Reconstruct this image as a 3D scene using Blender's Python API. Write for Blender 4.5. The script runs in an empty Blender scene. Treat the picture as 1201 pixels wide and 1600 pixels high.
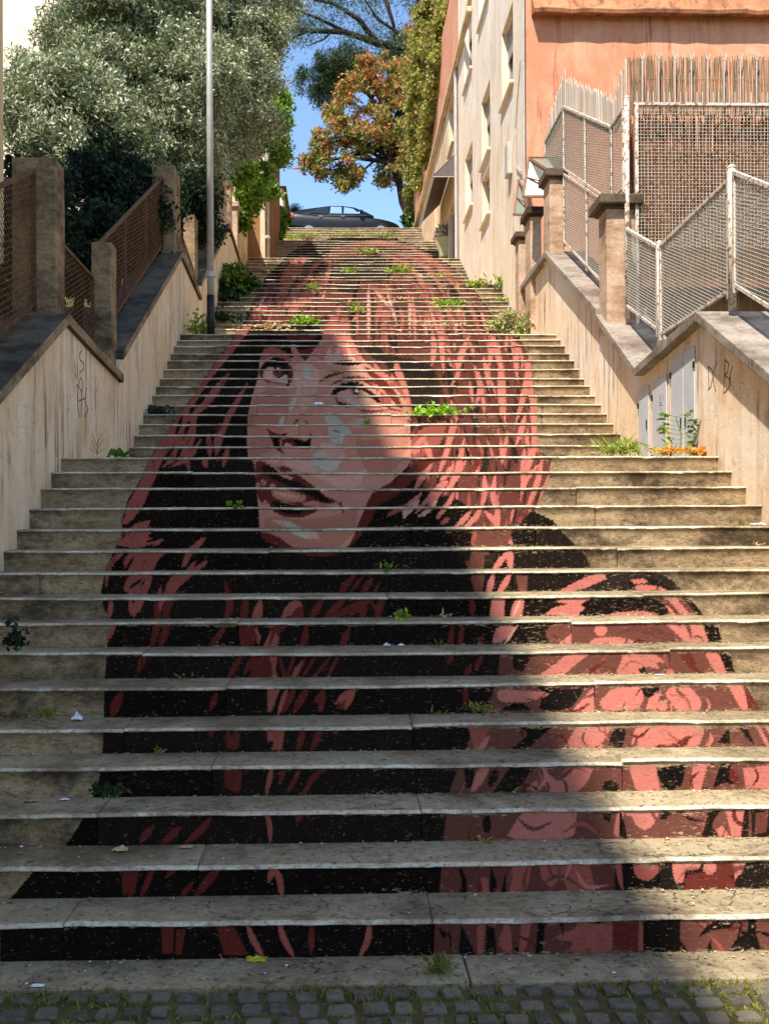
import bpy, math, random
import numpy as np
from mathutils import Vector
R=math.radians
random.seed(7); rng=np.random.default_rng(7)
S=bpy.context.scene
COL=S.collection
# ---------------------------------------------------------------- camera, sky, sun, exposure
F=1470.0; EYE=1.74; PX,PY=566.0,835.0; YAW=0.0244; ROLL=0.0048
cam=bpy.data.cameras.new('camera'); co=bpy.data.objects.new('camera',cam); COL.objects.link(co)
cam.sensor_width=36; cam.sensor_fit='AUTO'; cam.lens=F/1600*36
cam.shift_x=(600.5-PX)/1600; cam.shift_y=(PY-800)/1600
cam.clip_start=0.05; cam.clip_end=1500
co.location=(0,0,EYE)
from mathutils import Matrix
co.rotation_euler=(Matrix.Rotation(-YAW,3,'Z')@Matrix.Rotation(R(90),3,'X')@Matrix.Rotation(-ROLL,3,'Z')).to_euler()
S.camera=co
SUN=Vector((.31,.60,-1.0)).normalized()
w=bpy.data.worlds.new('World'); S.world=w; w.use_nodes=True
nt=w.node_tree; bg=nt.nodes['Background']
sky=nt.nodes.new('ShaderNodeTexSky'); sky.sky_type='NISHITA'; sky.sun_disc=False
sky.sun_elevation=math.asin(-SUN.z); sky.sun_rotation=math.atan2(-SUN.x,-SUN.y)
sky.air_density=1.0; sky.dust_density=0.3; sky.ozone_density=4.0
nt.links.new(sky.outputs[0],bg.inputs[0]); bg.inputs[1].default_value=0.15
sl=bpy.data.lights.new('sun','SUN'); sl.energy=4.4; sl.angle=R(0.9); sl.color=(1,.93,.82)
so=bpy.data.objects.new('sun',sl); COL.objects.link(so); so.rotation_euler=SUN.to_track_quat('-Z','Y').to_euler()
S.view_settings.view_transform='Standard'; S.view_settings.look='None'; S.view_settings.gamma=1
S.view_settings.exposure=1.0
# ---------------------------------------------------------------- helpers
def srgb(r,g,b):
    def f(c):
        c/=255; return c/12.92 if c<=.04045 else ((c+.055)/1.055)**2.4
    return (f(r),f(g),f(b),1)
def at(px,py,d):
    "point at distance d along the stairs that lies in direction px,py of the survey photograph"
    u,v=px-PX,PY-py
    u,v=u*math.cos(ROLL)+v*math.sin(ROLL),-u*math.sin(ROLL)+v*math.cos(ROLL)
    a=Vector((math.cos(YAW),-math.sin(YAW)))*(u/F)+Vector((math.sin(YAW),math.cos(YAW)))
    t=d/a.y
    return Vector((a.x*t,d,EYE+v/F*t))
def proj(x,y,z):
    xr=x*math.cos(YAW)-y*math.sin(YAW); dp=x*math.sin(YAW)+y*math.cos(YAW)
    u=F*xr/dp; v=F*(z-EYE)/dp
    return PX+u*math.cos(ROLL)-v*math.sin(ROLL), PY-(u*math.sin(ROLL)+v*math.cos(ROLL))
def tag(o,label=None,cat=None,group=None,kind=None):
    if label: o['label']=label
    if cat: o['category']=cat
    if group: o['group']=group
    if kind: o['kind']=kind
    return o
def empty(name,loc,label,cat,group=None):
    o=bpy.data.objects.new(name,None); COL.objects.link(o); o.location=loc; o.empty_display_size=.1
    return tag(o,label,cat,group)
class MB:
    def __init__(s): s.v=[];s.f=[];s.m=[];s.mi=0
    def add(s,vs,fs):
        n=len(s.v); s.v+= [tuple(p) for p in vs]; s.f+=[tuple(i+n for i in f) for f in fs]; s.m+=[s.mi]*len(fs); return s
    def box(s,a,b):
        x0,y0,z0=a;x1,y1,z1=b
        return s.add([(x0,y0,z0),(x1,y0,z0),(x1,y1,z0),(x0,y1,z0),(x0,y0,z1),(x1,y0,z1),(x1,y1,z1),(x0,y1,z1)],
          [(0,3,2,1),(4,5,6,7),(0,1,5,4),(1,2,6,5),(2,3,7,6),(3,0,4,7)])
    def tube(s,pts,rads,n=6,cap=True):
        pts=[Vector(p) for p in pts]
        if not hasattr(rads,'__len__'): rads=[rads]*len(pts)
        vs=[];fs=[]
        for i,p in enumerate(pts):
            t=(pts[min(i+1,len(pts)-1)]-pts[max(i-1,0)]).normalized()
            a=t.cross(Vector((0,0,1)) if abs(t.z)<.9 else Vector((1,0,0))).normalized(); b=t.cross(a)
            for k in range(n):
                c=2*math.pi*(k+.5)/n; vs.append(p+(a*math.cos(c)+b*math.sin(c))*rads[i])
        for i in range(len(pts)-1):
            for k in range(n):
                k2=(k+1)%n; fs.append((i*n+k,i*n+k2,(i+1)*n+k2,(i+1)*n+k))
        if cap: fs.append(tuple(range(n))[::-1]); fs.append(tuple((len(pts)-1)*n+k for k in range(n)))
        return s.add(vs,fs)
    def bar(s,p,q,w,h=None,up=(0,0,1)):
        p=Vector(p);q=Vector(q);h=h or w;t=(q-p).normalized();a=t.cross(Vector(up))
        if a.length<1e-4:a=t.cross(Vector((1,0,0)))
        a.normalize();b=a.cross(t).normalized();a=a*w/2;b=b*h/2
        vs=[c+e for c in(p,q) for e in(-a-b,a-b,a+b,-a+b)]
        return s.add(vs,[(0,1,2,3),(7,6,5,4),(0,4,5,1),(1,5,6,2),(2,6,7,3),(3,7,4,0)])
    def prism(s,poly,x0,x1):
        "poly of (y,z) extruded along x"
        n=len(poly); vs=[(x0,y,z) for y,z in poly]+[(x1,y,z) for y,z in poly]
        return s.add(vs,[tuple(range(n)),tuple(range(2*n-1,n-1,-1))]+[(i,i+n,(i+1)%n+n,(i+1)%n) for i in range(n)])
    def build(s,name,mat,parent=None,smooth=False,bevel=0,origin=None):
        me=bpy.data.meshes.new(name)
        me.from_pydata(s.v,[],s.f); 
        for m in (mat if isinstance(mat,(list,tuple)) else [mat]): me.materials.append(m)
        me.polygons.foreach_set('material_index',s.m)
        if smooth: me.polygons.foreach_set('use_smooth',[True]*len(s.f))
        import bmesh
        bm=bmesh.new(); bm.from_mesh(me); bmesh.ops.recalc_face_normals(bm,faces=bm.faces); bm.to_mesh(me); bm.free()
        me.update()
        return link(name,me,parent,bevel,origin)
def link(name,me,parent=None,bevel=0,origin=None):
    o=bpy.data.objects.new(name,me); COL.objects.link(o)
    if parent is not None:
        o.parent=parent; L=parent.matrix_parent_inverse  # parents are unrotated
        off=world_loc(parent)
        me.transform(Matrix.Translation(-off))
    elif origin is not None:
        me.transform(Matrix.Translation(-Vector(origin))); o.location=origin
    if bevel:
        b=o.modifiers.new('bevel','BEVEL'); b.width=bevel; b.segments=2; b.limit_method='ANGLE'; b.angle_limit=R(40)
    return o
def world_loc(o):
    v=Vector(o.location)
    while o.parent is not None: o=o.parent; v=v+Vector(o.location)
    return v
def mesh_np(name,V,Fq,mats,parent=None,origin=None,smooth=False,midx=None):
    "quads from numpy arrays"
    me=bpy.data.meshes.new(name); n=len(V); m=len(Fq)
    me.vertices.add(n); me.vertices.foreach_set('co',np.asarray(V,np.float32).ravel())
    k=Fq.shape[1]
    me.loops.add(m*k); me.loops.foreach_set('vertex_index',Fq.ravel().astype(np.int32))
    me.polygons.add(m); me.polygons.foreach_set('loop_start',np.arange(0,m*k,k,dtype=np.int32)); me.polygons.foreach_set('loop_total',np.full(m,k,np.int32))
    for t in mats: me.materials.append(t)
    if midx is not None: me.polygons.foreach_set('material_index',np.asarray(midx,np.int32))
    if smooth: me.polygons.foreach_set('use_smooth',np.ones(m,bool))
    me.update(calc_edges=True); me.validate()
    return link(name,me,parent,0,origin)
# ---------------------------------------------------------------- materials
class N:
    def __init__(s,name):
        s.m=bpy.data.materials.new(name); s.m.use_nodes=True; s.t=s.m.node_tree; s.b=s.t.nodes['Principled BSDF']
        s.out=s.t.nodes['Material Output']; g=s.t.nodes.new('ShaderNodeNewGeometry'); s.pos=g.outputs['Position']; s.geo=g
    def n(s,t,**k):
        x=s.t.nodes.new(t)
        for a,b in k.items(): setattr(x,a,b)
        return x
    def n_attr(s,nm):
        x=s.n('ShaderNodeAttribute',attribute_name=nm); return x.outputs['Fac']
    def xwear(s):
        x=s.n('ShaderNodeSeparateXYZ'); s.l(s.pos,x.inputs[0]); return s.ramp(x.outputs[0],-.2,1.3,-.075,.015)
    def l(s,a,b): s.t.links.new(a,b)
    def noise(s,scale,stretch=(1,1,1),detail=6,rough=.6,off=(0,0,0),dist=0):
        mp=s.n('ShaderNodeMapping'); mp.inputs['Scale'].default_value=stretch; mp.inputs['Location'].default_value=off; s.l(s.pos,mp.inputs[0])
        t=s.n('ShaderNodeTexNoise'); t.inputs['Scale'].default_value=scale; t.inputs['Detail'].default_value=detail; t.inputs['Roughness'].default_value=rough; t.inputs['Distortion'].default_value=dist
        s.l(mp.outputs[0],t.inputs['Vector']); return t.outputs['Fac']
    def ramp(s,fac,a,b,ca=0,cb=1):
        r=s.n('ShaderNodeMapRange'); r.inputs[1].default_value=a; r.inputs[2].default_value=b; r.inputs[3].default_value=ca; r.inputs[4].default_value=cb
        s.l(fac,r.inputs[0]); return r.outputs[0]
    def mix(s,f,a,b,mode='MIX'):
        x=s.n('ShaderNodeMix',data_type='RGBA',blend_type=mode)
        for i,v in ((0,f),(6,a),(7,b)):
            if hasattr(v,'is_linked'): s.l(v,x.inputs[i])
            else: x.inputs[i].default_value=v
        return x.outputs[2]
    def math(s,op,a,b=0):
        x=s.n('ShaderNodeMath',operation=op,use_clamp=False)
        for i,v in ((0,a),(1,b)):
            if hasattr(v,'is_linked'): s.l(v,x.inputs[i])
            else: x.inputs[i].default_value=v
        return x.outputs[0]
    def bump(s,h,strength=.4,dist=.01):
        x=s.n('ShaderNodeBump'); x.inputs['Strength'].default_value=strength; x.inputs['Distance'].default_value=dist; s.l(h,x.inputs['Height']); s.l(x.outputs[0],s.b.inputs['Normal'])
    def fin(s,col,rough=.85,metal=0,spec=.25):
        if hasattr(col,'is_linked'): s.l(col,s.b.inputs['Base Color'])
        else: s.b.inputs['Base Color'].default_value=col
        if hasattr(rough,'is_linked'): s.l(rough,s.b.inputs['Roughness'])
        else: s.b.inputs['Roughness'].default_value=rough
        s.b.inputs['Metallic'].default_value=metal; s.b.inputs['Specular IOR Level'].default_value=spec
        return s.m
def plain(name,c,rough=.7,metal=0,spec=.4,var=.25,scale=8,bump=.1):
    m=N(name); f=m.noise(scale); g=m.noise(scale*9,off=(3,1,2))
    c2=tuple(x*(1-var) for x in c[:3])+(1,)
    col=m.mix(m.ramp(f,.35,.65),c,c2); col=m.mix(m.ramp(g,.62,.75,0,.5),col,tuple(x*.45 for x in c[:3])+(1,))
    m.bump(g,bump,.004); return m.fin(col,rough,metal,spec)
def cracks(m,c,col,amt=.8):
    mp=m.n('ShaderNodeMapping'); mp.inputs['Scale'].default_value=(1,2.2,2.2); m.l(m.pos,mp.inputs[0])
    nz=m.n('ShaderNodeTexNoise'); nz.inputs['Scale'].default_value=7; nz.inputs['Detail'].default_value=6; m.l(mp.outputs[0],nz.inputs['Vector'])
    mx=m.n('ShaderNodeMix',data_type='VECTOR'); mx.inputs[0].default_value=.22; m.l(mp.outputs[0],mx.inputs[4]); m.l(nz.outputs['Color'],mx.inputs[5])
    v=m.n('ShaderNodeTexVoronoi',feature='DISTANCE_TO_EDGE'); v.inputs['Scale'].default_value=3.4; m.l(mx.outputs[1],v.inputs['Vector'])
    k=m.math('MULTIPLY',m.ramp(v.outputs['Distance'],.004,.022,amt,0),m.ramp(m.noise(1.3,off=(8,8,1)),.50,.60)); return m.mix(k,c,srgb(*col)),k
def plaster(name,base,second,stain,streak=.55,patch=.5,dark=(90,75,60),low=0):
    m=N(name); b=srgb(*base)
    a=m.noise(.9,detail=8); c=m.mix(m.ramp(a,.42,.56,0,patch),b,srgb(*second))
    st=m.noise(5.5,(1,1,.13),detail=7,rough=.7,dist=.4); pz=m.noise(.75,detail=5,off=(1,6,3)); c=m.mix(m.math('MULTIPLY',m.ramp(st,.48,.62,0,streak*1.4),m.ramp(pz,.44,.58)),c,srgb(*stain))
    big=m.noise(1.7,(1,1,.55),detail=9,rough=.7,off=(3,3,9)); c=m.mix(m.ramp(big,.54,.66,0,patch*.8),c,srgb(*stain))
    st2=m.noise(9,(1,1,.07),detail=6,rough=.7,off=(5,7,1)); pt=m.noise(1.0,off=(9,2,4))
    c=m.mix(m.math('MULTIPLY',m.ramp(st2,.53,.64,0,.85),m.ramp(pt,.44,.58)),c,srgb(*dark))
    c,ck=cracks(m,c,dark,.45); fl=m.noise(2.6,detail=10,rough=.8,off=(6,6,2)); c=m.mix(m.ramp(fl,.60,.625,0,.55),c,srgb(*(min(255,int(v*.92)) for v in stain)))
    g=m.noise(60,detail=4); c=m.mix(m.ramp(g,.3,.7,.16,0),c,srgb(*dark))
    sp=m.noise(9,off=(2,2,8)); c=m.mix(m.ramp(sp,.66,.72,0,.4),c,srgb(*stain))
    m.bump(m.math('ADD',g,m.math('MULTIPLY',sp,2)),.35,.008)
    return m.fin(c,.92,spec=.12)
def stone_nodes(m,base,second,dark,pit=(34,26,18),sx=1.0,pitlev=.63):
    a=m.noise(3.0*sx,(1,1,3),detail=8); c=m.mix(m.ramp(a,.35,.65),srgb(*base),srgb(*second))
    d=m.noise(1.6,(1,1,1.6),detail=10,rough=.75,off=(4,4,4)); c=m.mix(m.ramp(d,.47,.62,0,.9),c,srgb(*dark))
    e=m.noise(9,(.5,.5,2.5),detail=8,rough=.75,off=(6,1,4)); c=m.mix(m.ramp(e,.54,.66,0,.6),c,srgb(*dark))
    p=m.noise(34,(1,1,4.5),detail=5,rough=.7); c=m.mix(m.ramp(p,pitlev,pitlev+.06,0,.75),c,srgb(*pit))
    q=m.noise(110,detail=3,off=(1,8,3)); c=m.mix(m.ramp(q,.35,.7,0,.3),c,srgb(*dark))
    return c,p,q
def stone(name,base,second,dark,pitlev=.63,bump=.5,crack=False):
    m=N(name); c,p,q=stone_nodes(m,base,second,dark,pitlev=pitlev)
    w=m.noise(22,(1,1.6,1.6),detail=8,rough=.8,off=(2,5,5)); c=m.mix(m.ramp(w,.46,.62,0,.45),c,srgb(*dark)); c=m.mix(m.ramp(w,.30,.42,.35,0),c,srgb(*(min(255,v+26) for v in second)))
    if crack:
        oi=m.n('ShaderNodeObjectInfo'); c=m.mix(m.math('MULTIPLY',oi.outputs['Random'],.35),c,srgb(*(int(v*.72) for v in base)))
        c,k=cracks(m,c,(52,46,38)); m.bump(m.math('SUBTRACT',m.math('ADD',w,m.math('MULTIPLY',q,.5)),m.math('ADD',k,m.ramp(p,pitlev-.02,pitlev+.06))),bump,.009); return m.fin(c,.9,spec=.15)
    m.bump(m.math('SUBTRACT',m.math('MULTIPLY',q,.5),m.ramp(p,pitlev-.02,pitlev+.06)),bump,.006); return m.fin(c,.9,spec=.15)
M={}
RISER=((150,126,94),(186,160,124),(60,48,34))
M['riser']=stone('travertine riser',*RISER,pitlev=.6,bump=.7)
M['tread']=stone('travertine tread',(176,158,124),(198,180,144),(108,92,68),pitlev=.6,crack=True,bump=.8)
def nose():
    m=N('worn nosing'); c,p,q=stone_nodes(m,(208,194,164),(232,220,194),(122,106,80),pitlev=.60); w=m.noise(40,detail=7,rough=.8); c=m.mix(m.ramp(w,.5,.6,0,.6),c,srgb(86,78,64)); m.bump(w,.6,.006); return m.fin(c,.85,spec=.2)
M['nose']=nose()
def paint():
    m=N('mural paint on travertine')
    c,p,q=stone_nodes(m,*RISER,pitlev=.6)
    at_=m.n('ShaderNodeVertexColor',layer_name='paint')
    big=m.noise(1.3,detail=6,off=(2,9,5)); fine=m.noise(26,(1,1,3.0),detail=6,rough=.75,off=(7,3,1))
    chips=m.ramp(m.math('ADD',m.math('ADD',fine,m.math('ADD',m.math('MULTIPLY',m.n_attr('edge'),.15),m.xwear())),m.math('MULTIPLY',big,.5)),.905,.94)       # flaked spots show the stone
    k=m.math('MULTIPLY',at_.outputs['Alpha'],m.math('SUBTRACT',1,m.math('MULTIPLY',chips,.9)))
    f2=m.noise(14,(1,1,2)); pc=m.mix(m.ramp(f2,.35,.7,0,.55),at_.outputs['Color'],m.mix(.75,srgb(60,40,30),at_.outputs['Color'],'MIX'))
    pits=m.mix(m.ramp(p,.645,.69,0,.7),pc,srgb(22,15,12))
    sp=m.noise(48,(1,1,1.6),detail=4,rough=.8,off=(1,1,6)); pits=m.mix(m.ramp(sp,.62,.66,0,.55),pits,srgb(168,128,92)); c=m.mix(k,c,pits); m.bump(m.math('SUBTRACT',m.math('MULTIPLY',q,.4),m.ramp(p,.58,.66)),.55,.005)
    return m.fin(c,.9,spec=.06)
M['paint']=paint()
M['wall_l']=plaster('aged ochre render',(236,206,162),(244,224,188),(198,156,106),.4,.75,(104,82,60))
M['wall_r']=plaster('pale render with rust stains',(242,226,206),(236,200,158),(208,158,116),.4,.65,(112,80,58))
M['white']=plaster('white house render',(238,222,200),(230,202,168),(210,174,138),.4,.5,(180,150,126))
M['orange']=plaster('orange render',(218,156,122),(200,132,98),(228,172,138),.5,.8,(132,76,52))
M['ocorn']=plaster('eroded cornice',(196,130,92),(150,104,76),(120,84,60),.8,.8,(60,46,38))
M['tan']=plaster('tan render',(224,200,168),(212,170,124),(190,150,110),.5,.6,(130,96,66))
M['brown']=plaster('orange brown render',(160,118,82),(132,94,64),(98,72,52),.6,.6,(80,58,40))
M['yellow']=plaster('pale yellow render',(222,198,150),(210,184,136),(190,160,116),.4,.5)
M['cope_l']=stone('mossy dark coping',(92,84,70),(116,106,88),(46,42,34))
M['cope_le']=stone('coping edge',(180,154,116),(150,126,92),(84,68,50))
M['cope_r']=stone('grey coping',(168,156,142),(146,134,120),(96,82,68))
M['pil_l']=stone('weathered pillar',(150,126,94),(176,148,110),(66,52,38),pitlev=.68)
M['pil_r']=stone('pinkish stone pillar',(196,166,138),(212,184,158),(140,108,82),pitlev=.66)
M['cap']=stone('pillar cap',(120,100,80),(98,82,66),(52,42,34))
M['rust']=plain('rusty iron',srgb(112,76,50),.8,.1,var=.5,scale=14)
M['rustmesh']=plain('rusty mesh',srgb(134,102,72),.8,.1,var=.5,scale=9)
M['wpaint']=plain('chipped white paint',srgb(186,180,168),.6,0,var=.18,scale=12)
def chipped():
    m=N('white paint over rust'); f=m.noise(22,detail=6); c=m.mix(m.ramp(f,.52,.6),srgb(196,186,172),srgb(142,98,66)); m.bump(f,.2,.002); return m.fin(c,.65)
M['chip']=chipped()
M['door']=plain('grey metal door',srgb(196,198,204),.5,.1,var=.12,scale=3)
M['dark']=plain('near black',srgb(26,24,22),.7)
M['black']=plain('black paint',srgb(18,18,20),.45)
M['ink']=plain('graffiti ink',srgb(92,76,62),.9,var=.4,scale=30)
M['pole']=plain('grey lamp post metal',srgb(190,184,176),.5,.2,var=.2,scale=5)
M['wood']=plain('shutter',srgb(170,160,140),.7)
M['glass']=N('window pane'); M['glass']=M['glass'].fin(srgb(120,140,165),.12,0,.8)
M['gglass']=plain('grey green canopy sheet',srgb(128,132,116),.35,var=.15)
M['frame']=plain('brown canopy frame',srgb(140,92,62),.6)
M['awn']=plain('grey awning sheet',srgb(96,86,80),.6)
M['soil']=plain('dry soil',srgb(96,84,62),.95,var=.4,scale=3,bump=.5)
M['asphalt']=plain('asphalt',srgb(66,64,62),.9,var=.2)
def reeds(name,a,b,c3):
    m=N(name); r=m.geo.outputs['Random Per Island']; c=m.mix(r,srgb(*a),srgb(*b)); f=m.noise(4,(1,1,.3)); c=m.mix(m.ramp(f,.45,.62),c,srgb(*c3)); return m.fin(c,.85)
M['reed']=reeds('reed canes',(176,148,118),(104,84,64),(146,122,98))
M['reedw']=reeds('weathered white slats',(206,196,182),(160,140,120),(186,170,150))
M['reedred']=reeds('stained reed canes',(184,134,88),(86,54,34),(136,88,56))
def leaf(name,a,b,c3,trans=.35,rough=.55,spec=.3):
    m=N(name); r=m.geo.outputs['Random Per Island']
    c=m.mix(r,srgb(*a),srgb(*b)); f=m.noise(1.4,detail=3); c=m.mix(m.ramp(f,.5,.66),c,srgb(*c3))
    m.fin(c,rough,spec=spec)
    t=m.n('ShaderNodeBsdfTranslucent'); m.l(c,t.inputs[0]); x=m.n('ShaderNodeMixShader'); x.inputs[0].default_value=trans
    m.l(m.b.outputs[0],x.inputs[1]); m.l(t.outputs[0],x.inputs[2]); m.l(x.outputs[0],m.out.inputs[0]); return m.m
M['olive']=leaf('silvery olive leaves',(198,202,166),(84,98,56),(134,142,98),.15,.5,.4)
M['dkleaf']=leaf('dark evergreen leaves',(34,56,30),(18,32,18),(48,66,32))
M['green']=leaf('fresh green leaves',(116,150,44),(58,100,30),(140,160,50))
M['weed']=leaf('weed leaves',(176,186,64),(96,128,44),(128,150,60))
M['weedbig']=leaf('bright weed leaves',(168,206,50),(104,158,40),(140,180,60))
M['grass']=leaf('dry and green grass',(150,146,62),(82,98,38),(168,150,74))
M['ivy']=leaf('yellow green ivy leaves',(186,180,84),(108,112,48),(140,116,64))
M['photg']=leaf('green photinia leaves',(158,156,72),(84,102,44),(182,150,80))
M['photr']=leaf('red orange photinia leaves',(212,110,80),(196,140,78),(200,84,70))
M['pine']=leaf('pine needles',(70,92,54),(36,54,34),(90,108,60),.15)
M['orangeplant']=leaf('orange dry flowers',(232,158,60),(196,110,40),(226,190,80))
M['succ']=leaf('grey purple succulent',(206,190,160),(110,92,84),(214,196,160))
M['bark']=stone('bark',(66,54,44),(50,40,32),(26,20,16))
M['pot']=plain('olive plastic pot',srgb(166,160,118),.6,var=.1)
M['paper']=plain('white paper',srgb(225,225,228),.8,var=.08)
M['yellowp']=plain('yellow wrapper',srgb(196,182,40),.6)
M['dry']=leaf('dry fallen leaves',(196,168,110),(120,86,50),(214,190,140),.1)
def cobm():
    m=N('basalt cobbles'); r=m.geo.outputs['Random Per Island']; c=m.mix(r,srgb(112,104,88),srgb(74,68,58)); f=m.noise(30); c=m.mix(m.ramp(f,.45,.7,0,.6),c,srgb(128,118,100)); m.bump(f,.3,.006); return m.fin(c,.6,spec=.4)
M['cobble']=cobm()
M['moss']=plain('mossy joint soil',srgb(92,88,44),.95,var=.5,scale=12,bump=.6)
# ---------------------------------------------------------------- the mural: an anamorphic portrait painted on the risers.
# Shapes are in the design drawing's coordinates (the view from the pavement); colours are flat paints, but G is the black K with sunlight mixed in.
PAL={'K':(11,9,8),'G':(30,26,23),'D':(98,36,30),'M':(106,62,52),'B':(98,52,45),'R':(154,80,69),'P':(194,114,101),'L':(214,158,138),'F':(200,138,116),'E':(182,118,98),'W':(190,180,162),'X':(240,236,230)}
A=[]; OUT=None
def pg(c,*s):
    for t in s:
        v=np.array([float(q) for q in t.replace(',',' ').split()]).reshape(-1,2)
        if len(v)>4 and t is not OUT:   # ease the corners a little, as a brush would
            n=np.roll(v,-1,0); v=np.stack([v*.84+n*.16,v*.16+n*.84],1).reshape(-1,2)
        A.append((c,v))
def st(c,w,*s):
    "brush strokes: tapered at both ends"
    for t in s:
        v=np.array([float(q) for q in t.replace(',',' ').split()]).reshape(-1,2); n=9; v[0]+=(v[0]-v[1])*.16; v[-1]+=(v[-1]-v[-2])*.22
        d=np.r_[0,np.cumsum(np.hypot(*np.diff(v,axis=0).T))]; u=np.linspace(0,d[-1],n)
        p=np.c_[np.interp(u,d,v[:,0]),np.interp(u,d,v[:,1])]
        for _ in range(2): p[1:-1]=(p[:-2]+2*p[1:-1]+p[2:])/4
        g=np.gradient(p,axis=0); g/=np.hypot(g[:,0],g[:,1])[:,None]+1e-9; nn=np.c_[-g[:,1],g[:,0]]
        hw=(w/2*np.array([.12,.5,.8,1,1,.95,.8,.45,.08]))[:,None]
        A.append((c,np.r_[p+nn*hw,(p-nn*hw)[::-1]]))
def el(c,x,y,a,b,ang=0):
    t=np.linspace(0,2*math.pi,20,endpoint=False); ca,sa=math.cos(R(ang)),math.sin(R(ang))
    A.append((c,np.c_[x+a*np.cos(t)*ca-b*np.sin(t)*sa,y+a*np.cos(t)*sa+b*np.sin(t)*ca]))
OUT="512 374 540 370 580 371 625 375 660 388 700 412 735 445 762 480 783 522 812 526 826 556 834 600 836 650 840 705 862 716 856 742 842 768 836 800 862 812 885 838 915 868 922 888 950 893 972 883 1000 882 1015 890 1040 900 1068 926 1100 962 1120 972 1128 1005 1150 1055 1165 1070 1184 1106 1215 1150 1215 1510 -20 1510 -20 1425 20 1400 60 1352 110 1312 140 1262 154 1220 160 1180 162 1110 164 1060 168 1000 176 970 162 950 158 925 165 890 178 862 192 830 190 815 200 780 222 745 240 705 270 660 302 618 332 572 360 536 380 505 396 470 404 455 416 432 436 412 456 392 485 377"
pg('K',OUT)  # at lower left the black runs past the portrait, darkening the bare risers
# hair masses on the crown
pg('B','395 470 405 452 430 440 440 412 470 392 520 386 560 378 625 376 662 392 700 415 735 448 760 482 780 524 812 528 826 556 832 620 838 705 860 718 855 742 838 790 800 830 760 860 740 880 735 900 720 860 730 800 690 790 640 740 640 690 645 650 620 600 575 545 545 520 500 521 385 506')
pg('K','448 402 466 388 495 376 515 374 520 384 512 402 488 403','418 440 430 420 442 414 450 430 441 441','450 436 462 434 470 441 452 442','385 507 500 507 500 521 383 521')
pg('G','528 402 600 400 612 420 600 441 540 441 515 430','522 442 556 442 555 456 530 456','620 372 660 388 640 384 600 376','552 392 600 386 640 392 600 396')
pg('K','452 408 500 404 512 420 490 428 470 418','604 372 650 384 668 396 640 392 610 386')
st('K',6,'520 400 516 440','612 400 606 436','640 405 650 440','664 420 690 460','700 440 726 480','740 480 770 524','560 440 552 470')
pg('G','565 545 585 560 606 578 626 598 646 642 684 646 690 606 676 572 640 560 606 556 585 536','515 520 506 521')
pg('K','650 792 690 772 716 780 740 800 735 830 745 860 728 880 640 840')
st('G',9,'630 410 690 440 740 500','640 560 660 600 662 640','700 560 705 620','742 575 745 640 740 690','758 700 756 745 760 800','800 690 806 720','600 520 616 540')
st('R',8,'660 395 690 420 712 450','556 380 590 378 640 386','590 460 600 500 604 540','432 470 448 446 470 425','672 452 690 500 700 540')
# crown highlights
pg('R','433 470 445 442 436 440 446 418 470 398 482 402 470 420 458 436 448 462 440 476 434 478','382 516 392 486 410 463 419 461 404 486 398 504 386 518','398 498 407 478 424 464 426 470 414 488 406 502','441 482 452 458 470 440 476 445 462 462 452 480','450 484 462 462 484 452 491 454 489 468 470 480 458 490','512 502 520 486 533 478 531 494 522 510 516 514','500 520 520 505 540 495 548 505 545 521')
st('R',7,'484 430 470 446 466 456','500 410 487 420 482 430','518 408 512 424 510 440','490 494 484 506','640 385 662 402 690 420 706 428','622 398 650 402 672 420 690 452 700 476','612 402 640 414 662 444 670 470','578 446 596 462 606 480 600 505','604 446 612 470 606 500','596 470 590 490 588 506','636 455 640 480 652 505','650 446 668 470 686 496','700 455 700 480 704 520','735 478 742 500 750 521','716 480 722 510','690 500 692 521','624 480 630 500 626 521','610 510 612 521','585 452 600 456 612 452')
st('P',6,'576 456 576 520','645 470 648 520','560 478 558 492 552 500','664 500 666 521','672 485 684 520','752 490 762 521','708 500 712 521')
st('L',4,'402 486 412 466','588 456 604 476','606 462 618 500','575 460 576 516','640 470 640 516')
# forehead, fringe over the face
pg('F','388 716 386 690 387 652 394 620 403 592 406 560 412 548 430 542 448 552 456 560 470 560 486 552 500 535 508 520 545 520 560 525 566 545 580 566 602 586 622 602 636 625 642 645 640 680 644 700 640 726 612 752 596 764 580 780 572 812 556 836 540 858 515 866 470 866 430 852 406 834 404 790 399 745 397 722')
pg('E','396 620 420 608 450 606 452 640 440 680 430 700 400 716 388 712 388 650','560 640 600 640 636 650 640 690 625 725 600 745 570 735 556 700','410 812 430 806 470 812 520 806 560 790 556 830 530 856 470 862 420 848')
pg('F','552 655 600 650 636 660 632 680 560 690')
pg('P','500 521 545 521 552 536 562 556 570 566 560 570 540 560 515 556 500 566 494 552 502 536','500 540 512 524 520 560')
pg('L','506 560 515 540 520 560 528 538 534 562 545 562 540 530 548 552 556 562 566 575 540 572 510 570','458 572 470 566 490 568 500 590 492 620 480 640 470 640 462 612')
pg('B','545 521 560 521 568 545 585 562 604 570 612 590 592 582 572 566 560 552')
pg('P','582 560 594 578 612 590 622 606 616 610 600 600 586 580')
# black lock over the left eye
pg('K','380 505 504 520 503 532 490 545 480 556 466 546 458 538 452 543 456 560 440 556 425 549 410 552 406 562 404 588 394 612 388 640 386 690 388 716 340 716 330 640 350 560')
pg('D','462 546 470 560 478 564 488 551 499 534 482 546','440 520 470 524 500 524 480 534 455 534')
pg('P','453 538 460 538 468 554 474 566 460 566','488 556 500 534 498 546 506 560')
pg('R','406 565 410 548 422 542 436 545 450 553 456 566 440 561 425 557 412 563')
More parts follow.
